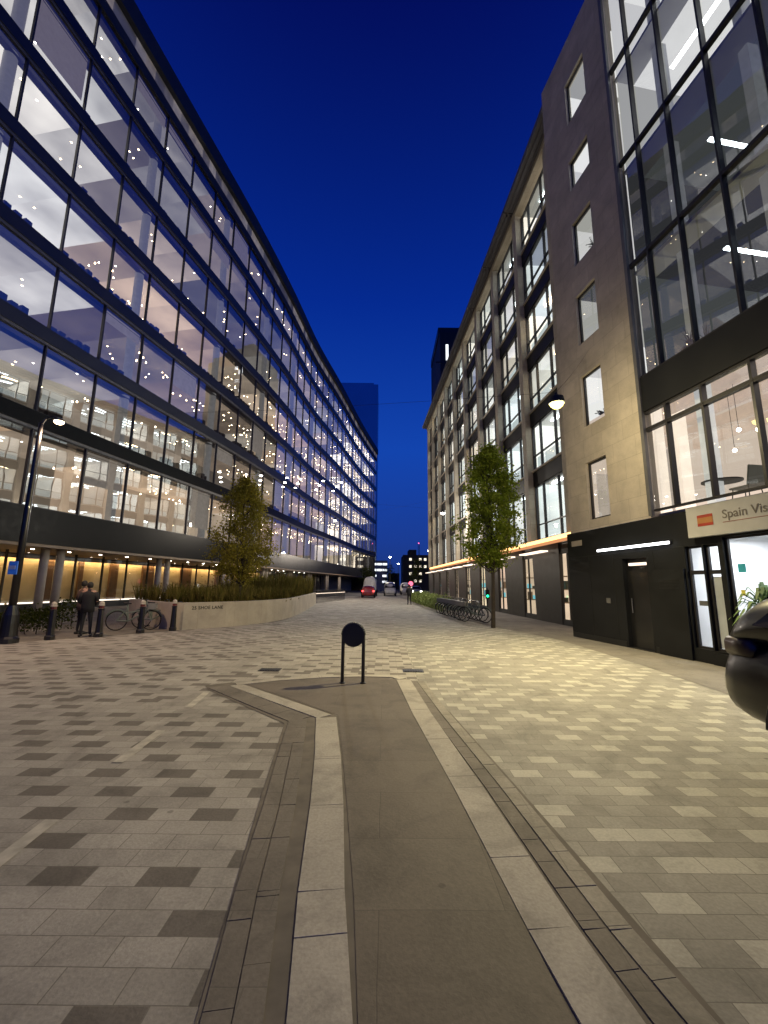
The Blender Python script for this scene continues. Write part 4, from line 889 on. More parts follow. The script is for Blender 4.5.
tree('young_tree', 'olive green young tree with sparse leaves growing out of the stone planter', -6.75, 20.0, 1.9, 6.75, prof_l, 320, 64, .115, .20, am, 5, r0=.06, z0=.8)
# far street trees
for (x, y, h, lab) in ((1.9, 118, 7.5, 'dark small tree far down the middle of the street'), (7.4, 92, 7.0, 'dark tree beyond the end of the canopy'), (-3.6, 96, 6, 'bare dark tree beside the far end of the curved glass block')):
    tree('street_tree', lab, x, y, 2.2, h, lambda f: 1.9 * (1 - .6 * f), 60, 24, .3, .45, dm, int(x * 7 + 50), r0=.12)

# stone planter with lettering
plF = [(-7.38, 15.45), (-7.17, 15.5), (-6.6, 16.1), (-6.08, 16.69), (-5.5, 17.6), (-5.05, 18.7), (-4.72, 20.2), (-4.62, 22.0), (-4.72, 24.5), (-4.95, 27.5), (-5.3, 31.5), (-5.75, 36.6)]
plB = [(-8.6, 36.8), (-9.4, 28), (-10.4, 21), (-11.0, 18.6), (-8.2, 15.9)]
poly = [Vector(p) for p in plF + plB]
def inset(poly, d):
    out = []
    n = len(poly)
    for i in range(n):
        a, b, c = poly[i - 1], poly[i], poly[(i + 1) % n]; e1 = (b - a).normalized(); e2 = (c - b).normalized(); nn = (Vector((-e1.y, e1.x)) + Vector((-e2.y, e2.x))).normalized(); out.append(b + nn * d)
    return out
PH = .95
PL = root('planter', 'long curved pale stone planter wall with engraved street lettering', 'planter', (-7.3, 15.5, 0))
inn = inset(poly, .22); b = MB(); acc = 0
for i in range(len(poly)):
    j = (i + 1) % len(poly); a, c, ai, ci = poly[i], poly[j], inn[i], inn[j]; l = (c - a).length; u = [(acc, 0), (acc + l, 0), (acc + l, PH), (acc, PH)]; acc += l
    b.quad([(a.x, a.y, 0), (c.x, c.y, 0), (c.x, c.y, PH), (a.x, a.y, PH)], 0, u); b.quad([(a.x, a.y, PH), (c.x, c.y, PH), (ci.x, ci.y, PH), (ai.x, ai.y, PH)], 0, u); b.quad([(ci.x, ci.y, .5), (ai.x, ai.y, .5), (ai.x, ai.y, PH), (ci.x, ci.y, PH)], 0, u)
b.build('planter_wall', M['planter'], PL)
b = MB(); b.quad([(p.x, p.y, .80) for p in inn], 0); b.build('soil', M['earth'], PL)
lo = Vector((-6.75, 15.945)); ld = (Vector((-6.08, 16.69)) - Vector((-7.17, 15.5))).normalized(); ln = Vector((ld.y, -ld.x))
o3 = Vector((-6.98, 15.70)) + ln * .012
text_mesh('25 SHOE LANE', .17, M['iron'], (o3.x, o3.y, .70), (ld.x, ld.y), PL, name='lettering', bold=.003, space=1.1)
# planting
rr = random.Random(9); b = MB()
def inside(p, poly):
    c = False; n = len(poly)
    for i in range(n):
        a, d = poly[i], poly[i - 1]
        if (a.y > p[1]) != (d.y > p[1]) and p[0] < (d.x - a.x) * (p[1] - a.y) / (d.y - a.y) + a.x: c = not c
    return c
cnt = 0
while cnt < 640:
    x = rr.uniform(-11, -4.6); y = rr.uniform(15.6, 36.5)
    if not inside((x, y), inn): continue
    cnt += 1; h = rr.uniform(.25, .75) + (.75 if y > 25 else .1)
    for k in range(22):
        th = rr.uniform(0, 6.28); ll = h * rr.uniform(.6, 1.2); q = rr.uniform(.1, .45) * ll; c = Vector((x, y, .80)); tip = c + Vector((q * math.cos(th), q * math.sin(th), ll)); sd = Vector((-math.sin(th), math.cos(th), 0)) * .012
        mid = c.lerp(tip, .6) + Vector((0, 0, .1 * ll)); i = len(b.v); b.v += [c - sd, c + sd, mid + sd, mid - sd, tip]; b.f += [(i, i + 1, i + 2, i + 3), (i + 3, i + 2, i + 4)]; b.m += [0, 0]; u = float(rr.randint(0, 900)); b.uv += [[(u + .5, .5)] * 4, [(u + .5, .5)] * 3]
    for k in range(26): leaf(b, Vector((x + rr.gauss(0, .18), y + rr.gauss(0, .18), .85 + abs(rr.gauss(0, h * .45)))), .07, rr, rr.uniform(0, 6))
ob = b.build('planting', leafmat('planting_leaves', (.08, .085, .02), (.22, .17, .05))); ob['kind'] = 'stuff'; tag(ob, 'mixed tall grasses and low shrubs filling the stone planter', 'plants')

def hedge(name, lab, pts, w, h, mat, seed, dens=260, size=.06, h0=.12, lump=.25):
    rr = random.Random(seed); r = root(name, lab, 'hedge', (pts[0][0], pts[0][1], 0)); b = MB(); st = MB()
    for (x0, y0), (x1, y1) in zip(pts, pts[1:]):
        d = Vector((x1 - x0, y1 - y0)); L_ = d.length; d.normalize(); n = Vector((-d.y, d.x))
        for k in range(int(L_ * dens)):
            t = rr.uniform(0, L_); hh = h * (1 - lump + lump * math.sin(t * 2.7 + seed) * math.sin(t * 1.1 + 1) + rr.uniform(-.06, .06)); face = rr.random()
            o = rr.uniform(-w / 2, w / 2); z = rr.uniform(h0, hh)
            if face < .4: z = hh + rr.gauss(0, .05)
            elif face < .9: o = (w / 2) * (1 if rr.random() < .5 else -1) + rr.gauss(0, .05)
            p = Vector((x0, y0)) + d * t + n * o; leaf(b, Vector((p.x, p.y, z)), size, rr, rr.uniform(0, 6))
        for k in range(int(L_ * 3)):
            t = (k + .5) / 3; p = Vector((x0, y0)) + d * t; st.tube((p.x, p.y, 0), (p.x + rr.uniform(-.1, .1), p.y + rr.uniform(-.1, .1), h * .8), .02, .008, n=5)
    b.build('foliage', mat, r); st.build('stems', M['bark'], r)
hedge('hedge', 'dark clipped hedge beside the lamp post at the left edge', [(-14.2, 13.6), (-10.3, 13.9)], 1.1, .82, dm, 1, 900, .08)
hedge('hedge', 'leafy hedge growing behind the leftmost bollards under the colonnade', [(-15.4, 16.2), (-11.6, 16.6)], .8, .95, dm, 2, 500, .1, lump=.4)
hedge('hedge', 'low pale green hedge running along the right pavement behind the parked bicycles', [(4.0, 25.9), (3.7, 31), (3.2, 44)], .9, 1.05, hm, 4, 480, .13, lump=.3)

# =================================================================== STREET FURNITURE
# hoop bollard with disc
hb = root('hoop_bollard', 'black hoop bollard with a round disc standing at the head of the traffic island', 'bollard', (-.505, 7.5, .008))
for x in (-.68, -.33):
    b = MB(); b.tube((x, 7.5, .008), (x, 7.5, .80), .030, n=16); b.lathe([(.05, 0), (.05, .012), (.032, .02)], c=(x, 7.5, .008), n=16); b.build('post', M['black'], hb, smooth=False)
b = MB(); b.tube((-.505, 7.465, .795), (-.505, 7.535, .795), .195, n=48); b.build('disc', M['black'], hb, bevel=.006)
b = MB()
for k in range(16):
    t0, t1 = PI * k / 16, PI * (k + 1) / 16; b.tube((-.505 + .185 * math.cos(t0), 7.5, .80 + .185 * math.sin(t0)), (-.505 + .185 * math.cos(t1), 7.5, .80 + .185 * math.sin(t1)), .030, n=10)
b.build('hoop', M['black'], hb, smooth=True)

# cast-iron bollards
white = pbr('white_band_paint', (.42, .38, .32), .6); redb = pbr('red_band_paint', (.12, .02, .018), .5)
bo = root('bollard', 'tapered black bollard with pale cap nearest the lamp post', 'bollard', (0, 0, 0), 'cast-iron bollards along the left pavement edge')
b = MB(); b.lathe([(.13, 0), (.13, .10), (.105, .13), (.10, .2), (.085, .60), (.078, .80), (.09, .81), (.09, .84), (.075, .85)], n=8); b.build('shaft', M['black'], bo)
b = MB(); b.lathe([(.0765, .86), (.074, .93)], n=8); b.build('band', redb, bo)
b = MB(); b.lathe([(.085, .935), (.09, .95), (.07, .98), (.078, 1.0), (.055, 1.05), (.0, 1.08)], n=12); b.build('cap', white, bo)
bpos = [(-9.60, 12.56, 'tapered black bollard with pale cap nearest the lamp post'), (-8.71, 13.33, 'black bollard immediately right of the standing person'), (-8.05, 14.42, 'black bollard between the parked bicycles and the last one by the planter'), (-7.36, 15.2, 'black bollard hard against the left end of the stone planter')]
for k, (x, y, lab) in enumerate(bpos):
    o = bo if k == 0 else copy_tree(bo); o.location = (x, y, .004); o['label'] = lab

# lamp post on the left
lp = root('lamp_post', 'tall black lamp post with warm lantern and small blue sign at the left edge', 'lamp post', (-10.2, 11.85, 0))
b = MB(); b.lathe([(.26, 0), (.26, .12), (.21, .18), (.19, .75), (.14, .9), (.11, 1.0)], c=(-10.2, 11.85, 0), n=16); b.build('base', M['black'], lp)
b = MB(); b.lathe([(.095, 1.0), (.085, 3.2), (.07, 5.4), (.055, 6.3)], c=(-10.2, 11.85, 0), n=14); b.build('pole', M['black'], lp, smooth=True)
b = MB(); p = [Vector((-10.2, 11.85, 6.2)), Vector((-10.12, 11.9, 6.45)), Vector((-9.98, 11.98, 6.55)), Vector((-9.86, 12.04, 6.5))]
for a, c in zip(p, p[1:]): b.tube(a, c, .03, n=8)
b.build('bracket', M['black'], lp)
b = MB(); b.lathe([(.03, .12), (.13, .05), (.16, .0)], c=(-9.84, 12.05, 6.42), n=20); b.build('lantern_hood', M['black'], lp)
b = MB(); b.lathe([(.0, -.08), (.08, -.06), (.12, -.02), (.13, -.002)], c=(-9.84, 12.05, 6.41), n=20); b.build('lantern_lens', M['lantern'], lp)
b = MB(); b.box((-10.32, 11.66, 1.84), (-10.08, 11.69, 2.2), 0); b.box((-10.28, 11.645, 1.98), (-10.12, 11.658, 2.08), 1); b.build('sign_plate', [pbr('blue_sign', (.02, .12, .5), .4, emit=(.05, .2, .8), estr=.12), pbr('white_sign_mark', (.5, .6, .75), .4)], lp)
def point(loc, e, col, r=.12, name='street_light', kind='POINT', spot=2.6, par=None):
    l = bpy.data.lights.new(name, kind); l.energy = e; l.color = col
    l.shadow_soft_size = r
    if kind == 'SPOT': l.spot_size = spot; l.spot_blend = .8
    o = bpy.data.objects.new(name, l); C.objects.link(o); o.location = loc
    if par is not None: o.parent = par; o.location = Vector(loc) - par.location
    return o
point((-9.84, 12.05, 6.25), 700, (1, .70, .45), .1, kind='SPOT', spot=2.9, par=lp, name='lamp_light')

# catenary lanterns hung over the street
def catenary(c, wall_a, wall_b, mat, lab, power, col, size=1.0, spotk='POINT', aim=None, direct=0):
    c = Vector(c); r = root('hanging_lantern', lab, 'street lamp', tuple(c), 'lanterns hung on wires over the street')
    b = MB(); b.lathe([(.02, .30), (.05, .22), (.17, .16), (.19, .04), (.19, .0)], c=tuple(c), n=20); b.build('housing', M['black_matt'], r)
    b = MB(); b.lathe([(.0, -.13), (.09, -.11), (.15, -.05), (.17, -.003)], c=tuple(c), n=20); b.build('lens', mat, r)
    for w in (wall_a, wall_b):
        b = MB(); w = Vector(w); prev = c + Vector((0, 0, .30))
        for k in range(1, 9):
            t = k / 8; q = (c + Vector((0, 0, .30))).lerp(w, t); q.z -= .35 * math.sin(PI * t) * (w - c).length / 25; b.tube(prev, q, .004, n=4, cap=False); prev = q
        b.build('wire', M['iron'], r)
    point(tuple(c - Vector((0, 0, .24))), power, col, .10, par=r, name='lantern_light', kind=spotk, spot=3.0)
    if direct:      # street optic: most of the light thrown out over the square
        o = point(tuple(c - Vector((0, 0, .26))), direct, col, .10, par=r, name='lantern_optic', kind='SPOT', spot=R(162))
        o.rotation_euler = Vector(aim).to_track_quat('-Z', 'Y').to_euler()
catenary((4.28, 9.85, 6.15), F1(-2.0, .02, 9.4), LF(-3, .12, 10.2), M['sodium'], 'blazing yellow lantern hanging in front of the stone pier on the right', 330, (1, .84, .46), aim=(-.50, -.05, -1), direct=2250)
catenary((-5.3, 45, 8.5), F2(27.3, .3, 11), LF(17, .12, 10.2), M['lantern_white'], 'white lantern hanging in front of the far curved facade', 1900, (1, .88, .72))
catenary((4.75, 33.5, 7.45), F2(17.9, .3, 9), LF(12, .12, 10.2), M['lantern_white'], 'cold white lantern hanging beside the street tree on the right', 1300, (1, .93, .80))
# far lamp posts
for (x, y, z, lab) in ((1.4, 90, 7.5, 'far lamp post with white lantern in front of the pale low building'), (8.4, 78, 8.0, 'far lamp post with white lantern past the end of the canopy'), (3.9, 112, 7.2, 'most distant lamp post beside the dark far office block')):
    r = root('lamp_post', lab, 'lamp post', (x, y, 0)); b = MB(); b.tube((x, y, 0), (x, y, z), .09, .05); b.build('pole', M['black_matt'], r); b = MB(); b.lathe([(.0, -.2), (.26, 0), (.0, .12)], c=(x, y, z), n=12); b.build('lantern', M['lantern_white'], r)
point((-1, 80, 7.5), 2500, (1, .86, .70), .3, name='far_street_light')
# green pedestrian light on a post in front of the pillars
r = root('signal_post', 'thin dark post with a glowing green signal by the street tree', 'signal', (5.6, 23.0, 0))
b = MB(); b.tube((5.6, 23, 0), (5.6, 23, 1.55), .03); b.build('post', M['black_matt'], r); b = MB(); b.box((5.5, 22.95, .98), (5.7, 23.05, 1.45)); b.build('signal_box', M['black_matt'], r)
b = MB(); b.tube((5.6, 22.945, 1.12), (5.6, 22.93, 1.12), .07, n=14); b.build('green_lamp', M['green'], r)
# dark railing gate at end of planter
r = root('railing', 'dark metal railing with a pale rail between the planter and the street', 'railing', (-5.7, 37, 0))
b = MB()
for k in range(34): b.box((-6.1 + k * .055, 37.2 + k * .30, 0), (-6.06 + k * .055, 37.24 + k * .30, 1.1))
b.build('balusters', M['black_matt'], r)
for z, m_ in ((1.1, M['black_matt']), (.55, M['black_matt']), (.84, M['led_white'])):
    b = MB(); b.tube((-6.1, 37.2, z), (-4.25, 47.3, z), .03); b.build('rail', m_, r)

# =================================================================== BICYCLES
def bicycle(lab, group):
    r = root('bicycle', lab, 'bicycle', (0, 0, 0), group); wm_ = pbr('bike_frame_paint', (.13, .16, .14), .4)
    for x in (-.53, .53):
        b = MB(); n = 22
        for k in range(n):
            t0, t1 = 2 * PI * k / n, 2 * PI * (k + 1) / n; b.tube((x + .32 * math.cos(t0), 0, .34 + .32 * math.sin(t0)), (x + .32 * math.cos(t1), 0, .34 + .32 * math.sin(t1)), .02, n=6, cap=False)
        w = b.build('wheel', M['rubber'], r)
        b = MB()
        for k in range(14): t = 2 * PI * k / 14; b.tube((x, 0, .34), (x + .3 * math.cos(t), 0, .34 + .3 * math.sin(t)), .0025, n=3)
        b.build('spokes', M['alloy'], w)
        b = MB()
        for k in range(7):
            t0, t1 = .3 + .35 * k, .3 + .35 * (k + 1); b.tube((x + .365 * math.cos(t0), 0, .34 + .365 * math.sin(t0)), (x + .365 * math.cos(t1), 0, .34 + .365 * math.sin(t1)), .028, n=5, cap=False)
        b.build('mudguard', wm_, r)
    b = MB()
    for p, q in (((-.53, .34), (-.18, .32)), ((-.53, .34), (-.2, .78)), ((-.18, .32), (-.24, .88)), ((-.18, .32), (.36, .62)), ((-.2, .60), (.34, .70)), ((.53, .34), (.36, .88)), ((.36, .88), (.34, 1.0))): b.tube((p[0], 0, p[1]), (q[0], 0, q[1]), .024, n=8)
    b.build('frame', wm_, r)
    b = MB(); b.tube((.33, -.28, 1.04), (.33, .28, 1.04), .014); b.tube((.33, 0, 1.0), (.33, 0, 1.04), .02); b.build('handlebar', M['black'], r)
    b = MB(); b.loft([[(-.38, -.09, .90), (-.38, .09, .90), (-.38, .09, .95), (-.38, -.09, .95)], [(-.12, -.03, .90), (-.12, .03, .90), (-.12, .03, .94), (-.12, -.03, .94)]]); b.build('saddle', M['black'], r, bevel=.015)
    b = MB(); b.box((.42, -.17, .72), (.68, .17, .92)); b.build('basket', pbr('bike_basket', (.2, .2, .19), .5), r)
    return r
bk = bicycle('bicycle nearest the street tree in the right-hand row, with pale basket', 'bicycles parked at the near end of the hedge')
bp = [(4.62, 19.3, 'bicycle nearest the street tree in the right-hand row, with pale basket'), (4.58, 19.95, 'second bicycle from the street tree in the right-hand row'), (4.54, 20.6, 'third bicycle from the street tree in the right-hand row'), (4.50, 21.25, 'fourth bicycle from the street tree in the right-hand row'),
      (4.46, 21.9, 'fifth bicycle from the street tree in the right-hand row'), (4.42, 22.55, 'sixth bicycle from the street tree in the right-hand row'), (4.36, 23.2, 'seventh bicycle from the street tree in the right-hand row'), (4.30, 23.9, 'eighth bicycle from the street tree in the right-hand row'), (4.24, 24.6, 'furthest bicycle from the street tree, touching the start of the hedge')]
for k, (x, y, lab) in enumerate(bp):
    o = bk if k == 0 else copy_tree(bk); o.location = (x - .42, y + .5, .004); o.rotation_euler = (0, R(0), R(140 + rnd.uniform(-8, 8))); o['label'] = lab
bp2 = [(-8.75, 15.2, 20, 'bicycle parked just behind the bollard beside the standing person'), (-8.3, 15.9, 12, 'middle bicycle of the three parked left of the planter'), (-8.55, 16.8, 25, 'rear bicycle of the three parked left of the planter')]
for (x, y, a, lab) in bp2:
    o = copy_tree(bk); o.location = (x, y, .004); o.rotation_euler = (0, 0, R(a)); o['label'] = lab; o['group'] = 'bicycles parked left of the planter'

# =================================================================== CARS
def ring(y, zb, zt, hw, n=16, p=3.2, top=.86):
    pts = []
    for k in range(n):
        t = 2 * PI * (k + .5) / n; c, s_ = math.cos(t), math.sin(t); x = hw * abs(c) ** (2 / p) * (1 if c > 0 else -1); z = (zb + zt) / 2 + (zt - zb) / 2 * abs(s_) ** (2 / p) * (1 if s_ > 0 else -1)
        f = (z - zb) / (zt - zb); x *= 1 - (1 - top) * f * f; pts.append((x, y, z))
    return pts
def car(name, lab, cat_, paint, body, cabin, wheels, wr=.33, hw=.9, tail=None, head=None, tz=.9, ty=-2.1, hy=2.1, hz=.7, group=None):
    r = root(name, lab, cat_, (0, 0, 0), group)
    b = MB(); b.loft([ring(*q) for q in body]); b.build('body', paint, r, smooth=True, subsurf=1)
    if cabin:
        b = MB(); b.loft([ring(y, zb, zt, h, n=24, top=.74) for y, zb, zt, h in cabin]); b.build('cabin', paint, r, smooth=True, subsurf=1)
        def cabx(y, z):
            for (y0, b0, t0, h0), (y1, b1, t1, h1) in zip(cabin, cabin[1:]):
                if y0 <= y <= y1: u = (y - y0) / (y1 - y0); zb, zt, hh = b0 + (b1 - b0) * u, t0 + (t1 - t0) * u, h0 + (h1 - h0) * u; break
            f = min(1, (z - zb) / (zt - zb)); q = (z - (zb + zt) / 2) / ((zt - zb) / 2)
            return hh * max(0, 1 - abs(q) ** 3.2) ** (1 / 3.2) * (1 - .26 * f * f) + .012
        for sx in (-1, 1):
            for pts in (((-1.62, 1.14), (-1.30, 1.40), (-.42, 1.46), (-.42, 1.10)), ((-.34, 1.10), (-.34, 1.46), (.32, 1.42), (.86, 1.12))):
                b = MB(); b.quad([(sx * cabx(y, z), y, z) for y, z in pts]); b.build('side_window', M['car_glass'], r)
        b = MB(); b.quad([(-.60, -2.035, 1.13), (.60, -2.035, 1.13), (.50, -1.62, 1.48), (-.50, -1.62, 1.48)]); b.build('rear_window', M['car_glass'], r)
        b = MB(); b.quad([(-.66, 1.14, 1.10), (.66, 1.14, 1.10), (.54, .52, 1.48), (-.54, .52, 1.48)]); b.build('windscreen', M['car_glass'], r)
    for y in wheels:
        for sx in (-1, 1):
            b = MB(); b.tube((sx * (hw - .20), y, wr), (sx * (hw + .008), y, wr), wr, n=24); w = b.build('wheel', M['rubber'], r)
            b = MB(); b.tube((sx * (hw + .009), y, wr), (sx * (hw + .016), y, wr), wr * .68, n=20); b.build('rim', M['alloy'], w)
            b = MB()
            for k in range(14):
                t0, t1 = PI * k / 14 - .05, PI * (k + 1) / 14 - .05; b.tube((sx * (hw - .012), y + (wr + .05) * math.cos(t0), wr + (wr + .05) * math.sin(t0)), (sx * (hw - .012), y + (wr + .05) * math.cos(t1), wr + (wr + .05) * math.sin(t1)), .035, n=6)
            b.build('wheel_arch', M['black_matt'], r)
    for sx in (-1, 1):
        if tail: b = MB(); b.loft([ring(y, tz - .08, tz + .09, .10, n=12, top=1) for y in (ty - .02, ty + .28)]); b.v = [v + Vector((sx * (hw - .20), 0, 0)) for v in b.v]; b.build('tail_light', tail, r, smooth=True)
        if head: b = MB(); b.loft([ring(y, hz - .08, hz + .08, .15, n=10, top=1) for y in (hy - .25, hy + .01)]); b.v = [v + Vector((sx * (hw - .22), 0, 0)) for v in b.v]; b.build('headlight', head, r, smooth=True)
    return r
PILL = [((.80, -1.95, 1.0), (.64, -1.42, 1.5)), ((.82, 1.05, .98), (.63, .42, 1.5)), ((.83, -.35, 1.0), (.68, -.38, 1.52))]
BODY = [(-2.20, .42, .80, .66), (-2.15, .30, 1.00, .80), (-2.0, .24, 1.12, .87), (-1.4, .22, 1.10, .90), (0, .2, 1.04, .91), (1.1, .2, 1.0, .90), (1.75, .24, .90, .87), (2.05, .32, .78, .78), (2.14, .42, .66, .6)]
CAB = [(-2.08, .9, 1.10, .80), (-1.92, .92, 1.32, .83), (-1.55, .92, 1.52, .86), (-.6, .92, 1.57, .87), (.3, .92, 1.53, .86), (.75, .92, 1.30, .84), (1.2, .9, 1.02, .82)]
bc = car('parked_car', 'black hatchback parked at the right edge, cut off by the frame', 'car', M['car_black'], BODY, CAB, (-1.12, 1.32), tail=M['tail_off'], tz=.93, ty=-2.0, group=None)
bc.location = (4.38, 2.55, 0); bc.rotation_euler = (0, 0, R(180)); bc.scale = (1.0, 1.0, 1.14) 
rc = car('car', 'dark red car driving away with its red tail lights on', 'car', M['car_red'], BODY, CAB, (-1.32, 1.32), tail=M['tail'], tz=.85, ty=-2.2)
rc.location = (-1.95, 57.0, 0)
rc2 = car('car', 'silver car facing the camera with a glaring white headlight beside the far hedge', 'car', M['alloy'], BODY, CAB, (-1.32, 1.32), head=M['head'], hz=.72)
rc2.location = (5.2, 68, 0); rc2.rotation_euler = (0, 0, R(180))
PV = [((.9, 2.3, 1.1), (.82, 1.8, 1.9)), ((.9, -.2, 1.1), (.84, -.2, 1.95)), ((.9, .9, 1.1), (.84, .9, 1.95))]; PILL = PV
VB = [(-2.5, .35, 2.05, .86), (-2.45, .25, 2.12, .93), (-1, .22, 2.15, .96), (1.2, .22, 2.12, .95), (1.9, .22, 1.75, .93), (2.3, .24, 1.2, .92), (2.6, .3, 1.0, .86), (2.68, .4, .85, .78)]
v1 = car('van', 'white van facing the camera in the middle of the far street', 'van', M['car_white'], VB, None, (-1.6, 1.7), hw=.95)
b = MB(); b.loft([ring(1.5, 1.25, 1.95, .84, top=.9), ring(2.28, 1.22, 1.3, .86, top=.9)]); b.build('windscreen', M['car_glass'], v1, smooth=True)
v1.location = (1.05, 68, 0); v1.rotation_euler = (0, 0, R(180))
v2 = copy_tree(v1); v2['label'] = 'second white van, waiting to the right of and behind the first'; v2.location = (4.0, 77, 0)
v3 = copy_tree(v1); v3['label'] = 'pale lorry-like van standing ahead of the red car'; v3.location = (-2.0, 66, 0); v3.scale = (1.1, 1.1, 1.35); v3.rotation_euler = (0, 0, 0)
for v in (v1, v2, v3): v['group'] = 'white vans in the far street'

# =================================================================== PEOPLE
def person(lab, loc, rot, height, coat, legs, seed=1):
    r = root('person', lab, 'person', (0, 0, 0)); k = height / 1.75
    me = bpy.data.meshes.new('body')
    J = {'pelvis': (0, 0, .95, .13), 'waist': (0, .0, 1.12, .12), 'chest': (0, .01, 1.33, .145), 'sh': (0, 0, 1.46, .10), 'neck': (0, .01, 1.53, .052), 'jaw': (0, .025, 1.60, .072), 'head': (0, .02, 1.68, .080), 'crown': (0, .01, 1.735, .052),
         'hl': (-.09, 0, .90, .10), 'kl': (-.11, .03, .50, .062), 'al': (-.12, -.01, .10, .042), 'tl': (-.14, .15, .04, .035), 'hr': (.09, 0, .90, .10), 'kr': (.12, .01, .50, .062), 'ar': (.15, -.02, .10, .042), 'tr': (.18, .13, .04, .035),
         'sl': (-.19, 0, 1.43, .065), 'el': (-.25, -.02, 1.15, .05), 'wl': (-.17, .17, 1.03, .033), 'ml': (-.12, .23, 1.05, .028), 'sr': (.19, 0, 1.43, .065), 'er': (.26, -.04, 1.15, .05), 'wr': (.18, .16, 1.02, .033), 'mr': (.13, .23, 1.04, .028)}
    ks = list(J); idx = {a: i for i, a in enumerate(ks)}
    ed = [('pelvis', 'waist'), ('waist', 'chest'), ('chest', 'sh'), ('sh', 'neck'), ('neck', 'jaw'), ('jaw', 'head'), ('head', 'crown'), ('pelvis', 'hl'), ('hl', 'kl'), ('kl', 'al'), ('al', 'tl'), ('pelvis', 'hr'), ('hr', 'kr'), ('kr', 'ar'), ('ar', 'tr'), ('sh', 'sl'), ('sl', 'el'), ('el', 'wl'), ('wl', 'ml'), ('sh', 'sr'), ('sr', 'er'), ('er', 'wr'), ('wr', 'mr')]
    me.from_pydata([tuple(c * k for c in J[a][:3]) for a in ks], [(idx[a], idx[c]) for a, c in ed], [])
    o = bpy.data.objects.new('body', me); C.objects.link(o)
    sk = o.modifiers.new('skin', 'SKIN'); sk.use_smooth_shade = True
    for i, a in enumerate(ks): me.skin_vertices[0].data[i].radius = (J[a][3] * k * (1.25 if a in ('chest', 'waist', 'pelvis') else 1), J[a][3] * k * (.85 if a in ('chest', 'waist', 'pelvis') else 1)); 
    me.skin_vertices[0].data[0].use_root = True
    sb = o.modifiers.new('sub', 'SUBSURF'); sb.levels = 1; sb.render_levels = 2
    dg = bpy.context.evaluated_depsgraph_get(); m2 = bpy.data.meshes.new_from_object(o.evaluated_get(dg)); o.modifiers.clear(); o.data = m2
    skin = pbr('skin_' + str(seed), (.35, .2, .14), .6); m2.materials.clear(); m2.materials.append(skin); m2.materials.append(legs)
    for p in m2.polygons: z = p.center.z / k; p.material_index = 1 if z < .98 else 0; p.use_smooth = True
    o.parent = r
    # coat: shell round torso and arms
    def shell(name, zs, mat):
        b = MB()
        b.loft([[(x, y, z) for x, y, z in [(rx * math.cos(t) * k, (cy0 + ry * math.sin(t)) * k, zz * k) for t in [2 * PI * i / 16 for i in range(16)]]] for zz, rx, ry, cy0 in zs]); return b.build(name, mat, r, smooth=True, local=True)
    shell('jacket', [(.80, .205, .14, 0), (.95, .20, .15, 0), (1.12, .19, .14, 0), (1.33, .215, .15, 0), (1.43, .20, .12, 0), (1.49, .10, .085, 0), (1.54, .07, .07, .01)], coat)
    b = MB()
    for sx in (-1, 1):
        b.tube((sx * .18 * k, 0, 1.44 * k), (sx * .255 * k, -.03 * k, 1.15 * k), .078 * k, .06 * k, n=12); b.tube((sx * .255 * k, -.03 * k, 1.17 * k), (sx * .18 * k, .14 * k, 1.035 * k), .062 * k, .045 * k, n=12)
    b.build('sleeves', coat, r, smooth=True, local=True)
    b = MB(); b.lathe([(.0, .098), (.045, .085), (.075, .045), (.084, 0), (.082, -.05), (.062, -.09)], c=(0, -.012 * k, 1.69 * k), n=16)
    b.build('hair', pbr('dark_hair_' + str(seed), (.012, .010, .008), .7), r, smooth=True, local=True)
    # face, fingers, shoes
    b = MB(); b.tube((0, .10 * k, 1.665 * k), (0, .128 * k, 1.645 * k), .010 * k, .014 * k, n=6); b.build('nose', skin, r, local=True)
    b = MB()
    for sx in (-1, 1): b.lathe([(0, -.01), (.010, 0), (0, .01)], c=(sx * .034 * k, .103 * k, 1.685 * k), n=8)
    b.build('eyes', M['black'], r, local=True)
    b = MB()
    for sx in (-1, 1):
        for q in range(5):
            p0 = Vector((sx * (.125 + (q - 2) * .016), .235, 1.05 - abs(q - 2) * .004)) * k; p1 = p0 + Vector((-sx * .012, .04, -.012)) * k; p2 = p1 + Vector((-sx * .02, .015, -.03)) * k; b.tube(p0, p1, .009 * k, n=6); b.tube(p1, p2, .008 * k, .006 * k, n=6)
    b.build('fingers', skin, r, local=True)
    for (x, y0) in ((-.13, 0), (.165, -.01)):
        b = MB(); b.loft([[( (x + w * math.cos(t)) * k, y * k, (.045 + h * math.sin(t)) * k) for t in [2 * PI * i / 12 for i in range(12)]] for y, w, h in ((y0 - .08, .03, .03), (y0 - .05, .045, .045), (y0 + .06, .048, .042), (y0 + .16, .045, .030), (y0 + .20, .02, .02))]); b.build('shoe', M['black'], r, smooth=True, local=True)
    r.location = loc; r.rotation_euler = (0, 0, rot); return r
dkc = pbr('dark_coat', (.010, .010, .012), .8); dkl = pbr('dark_trousers', (.012, .012, .016), .8)
person('person in dark jacket and trousers standing between the left bollards holding a phone', (-9.12, 13.3, .004), R(20), 1.62, dkc, dkl, 1)
person('small distant person in dark clothes standing beside the far end of the hedge', (2.25, 37.0, .004), R(10), 1.7, dkc, dkl, 2)
person('person in a brown jacket half hidden behind the one with the phone', (-9.75, 13.95, .004), R(-25), 1.66, pbr('brown_jacket', (.10, .06, .045), .8), dkl, 3)
ph = root('phone', 'small lit phone held by the person between the left bollards', 'phone', (-9.2, 13.53, .98))
b = MB(); b.box((-9.235, 13.53, .965), (-9.165, 13.54, 1.075)); b.build('screen', emis('phone_screen', (.8, .85, 1), .5), ph)
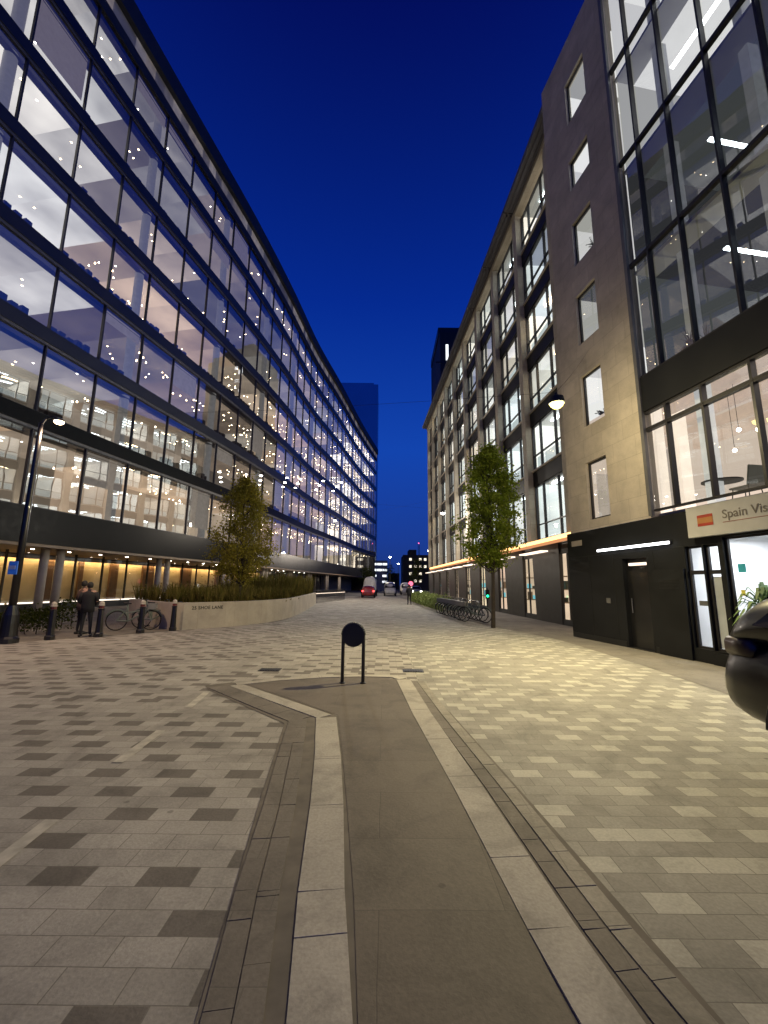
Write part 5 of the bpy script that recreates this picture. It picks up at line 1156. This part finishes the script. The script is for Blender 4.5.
# red stop sign lamp beside the far pedestrian
r = root('sign_post', 'short post with a glowing red round sign beyond the hedge', 'sign', (3.35, 52, 0))
b = MB(); b.tube((3.35, 52, 0), (3.35, 52, 2.0), .04); b.build('post', M['black_matt'], r); b = MB(); b.tube((3.35, 51.95, 1.85), (3.35, 51.9, 1.85), .28, n=20); b.build('sign_disc', emis('lit_red_sign', (1, .12, .2), 2.2), r)

bpy.context.view_layer.update()
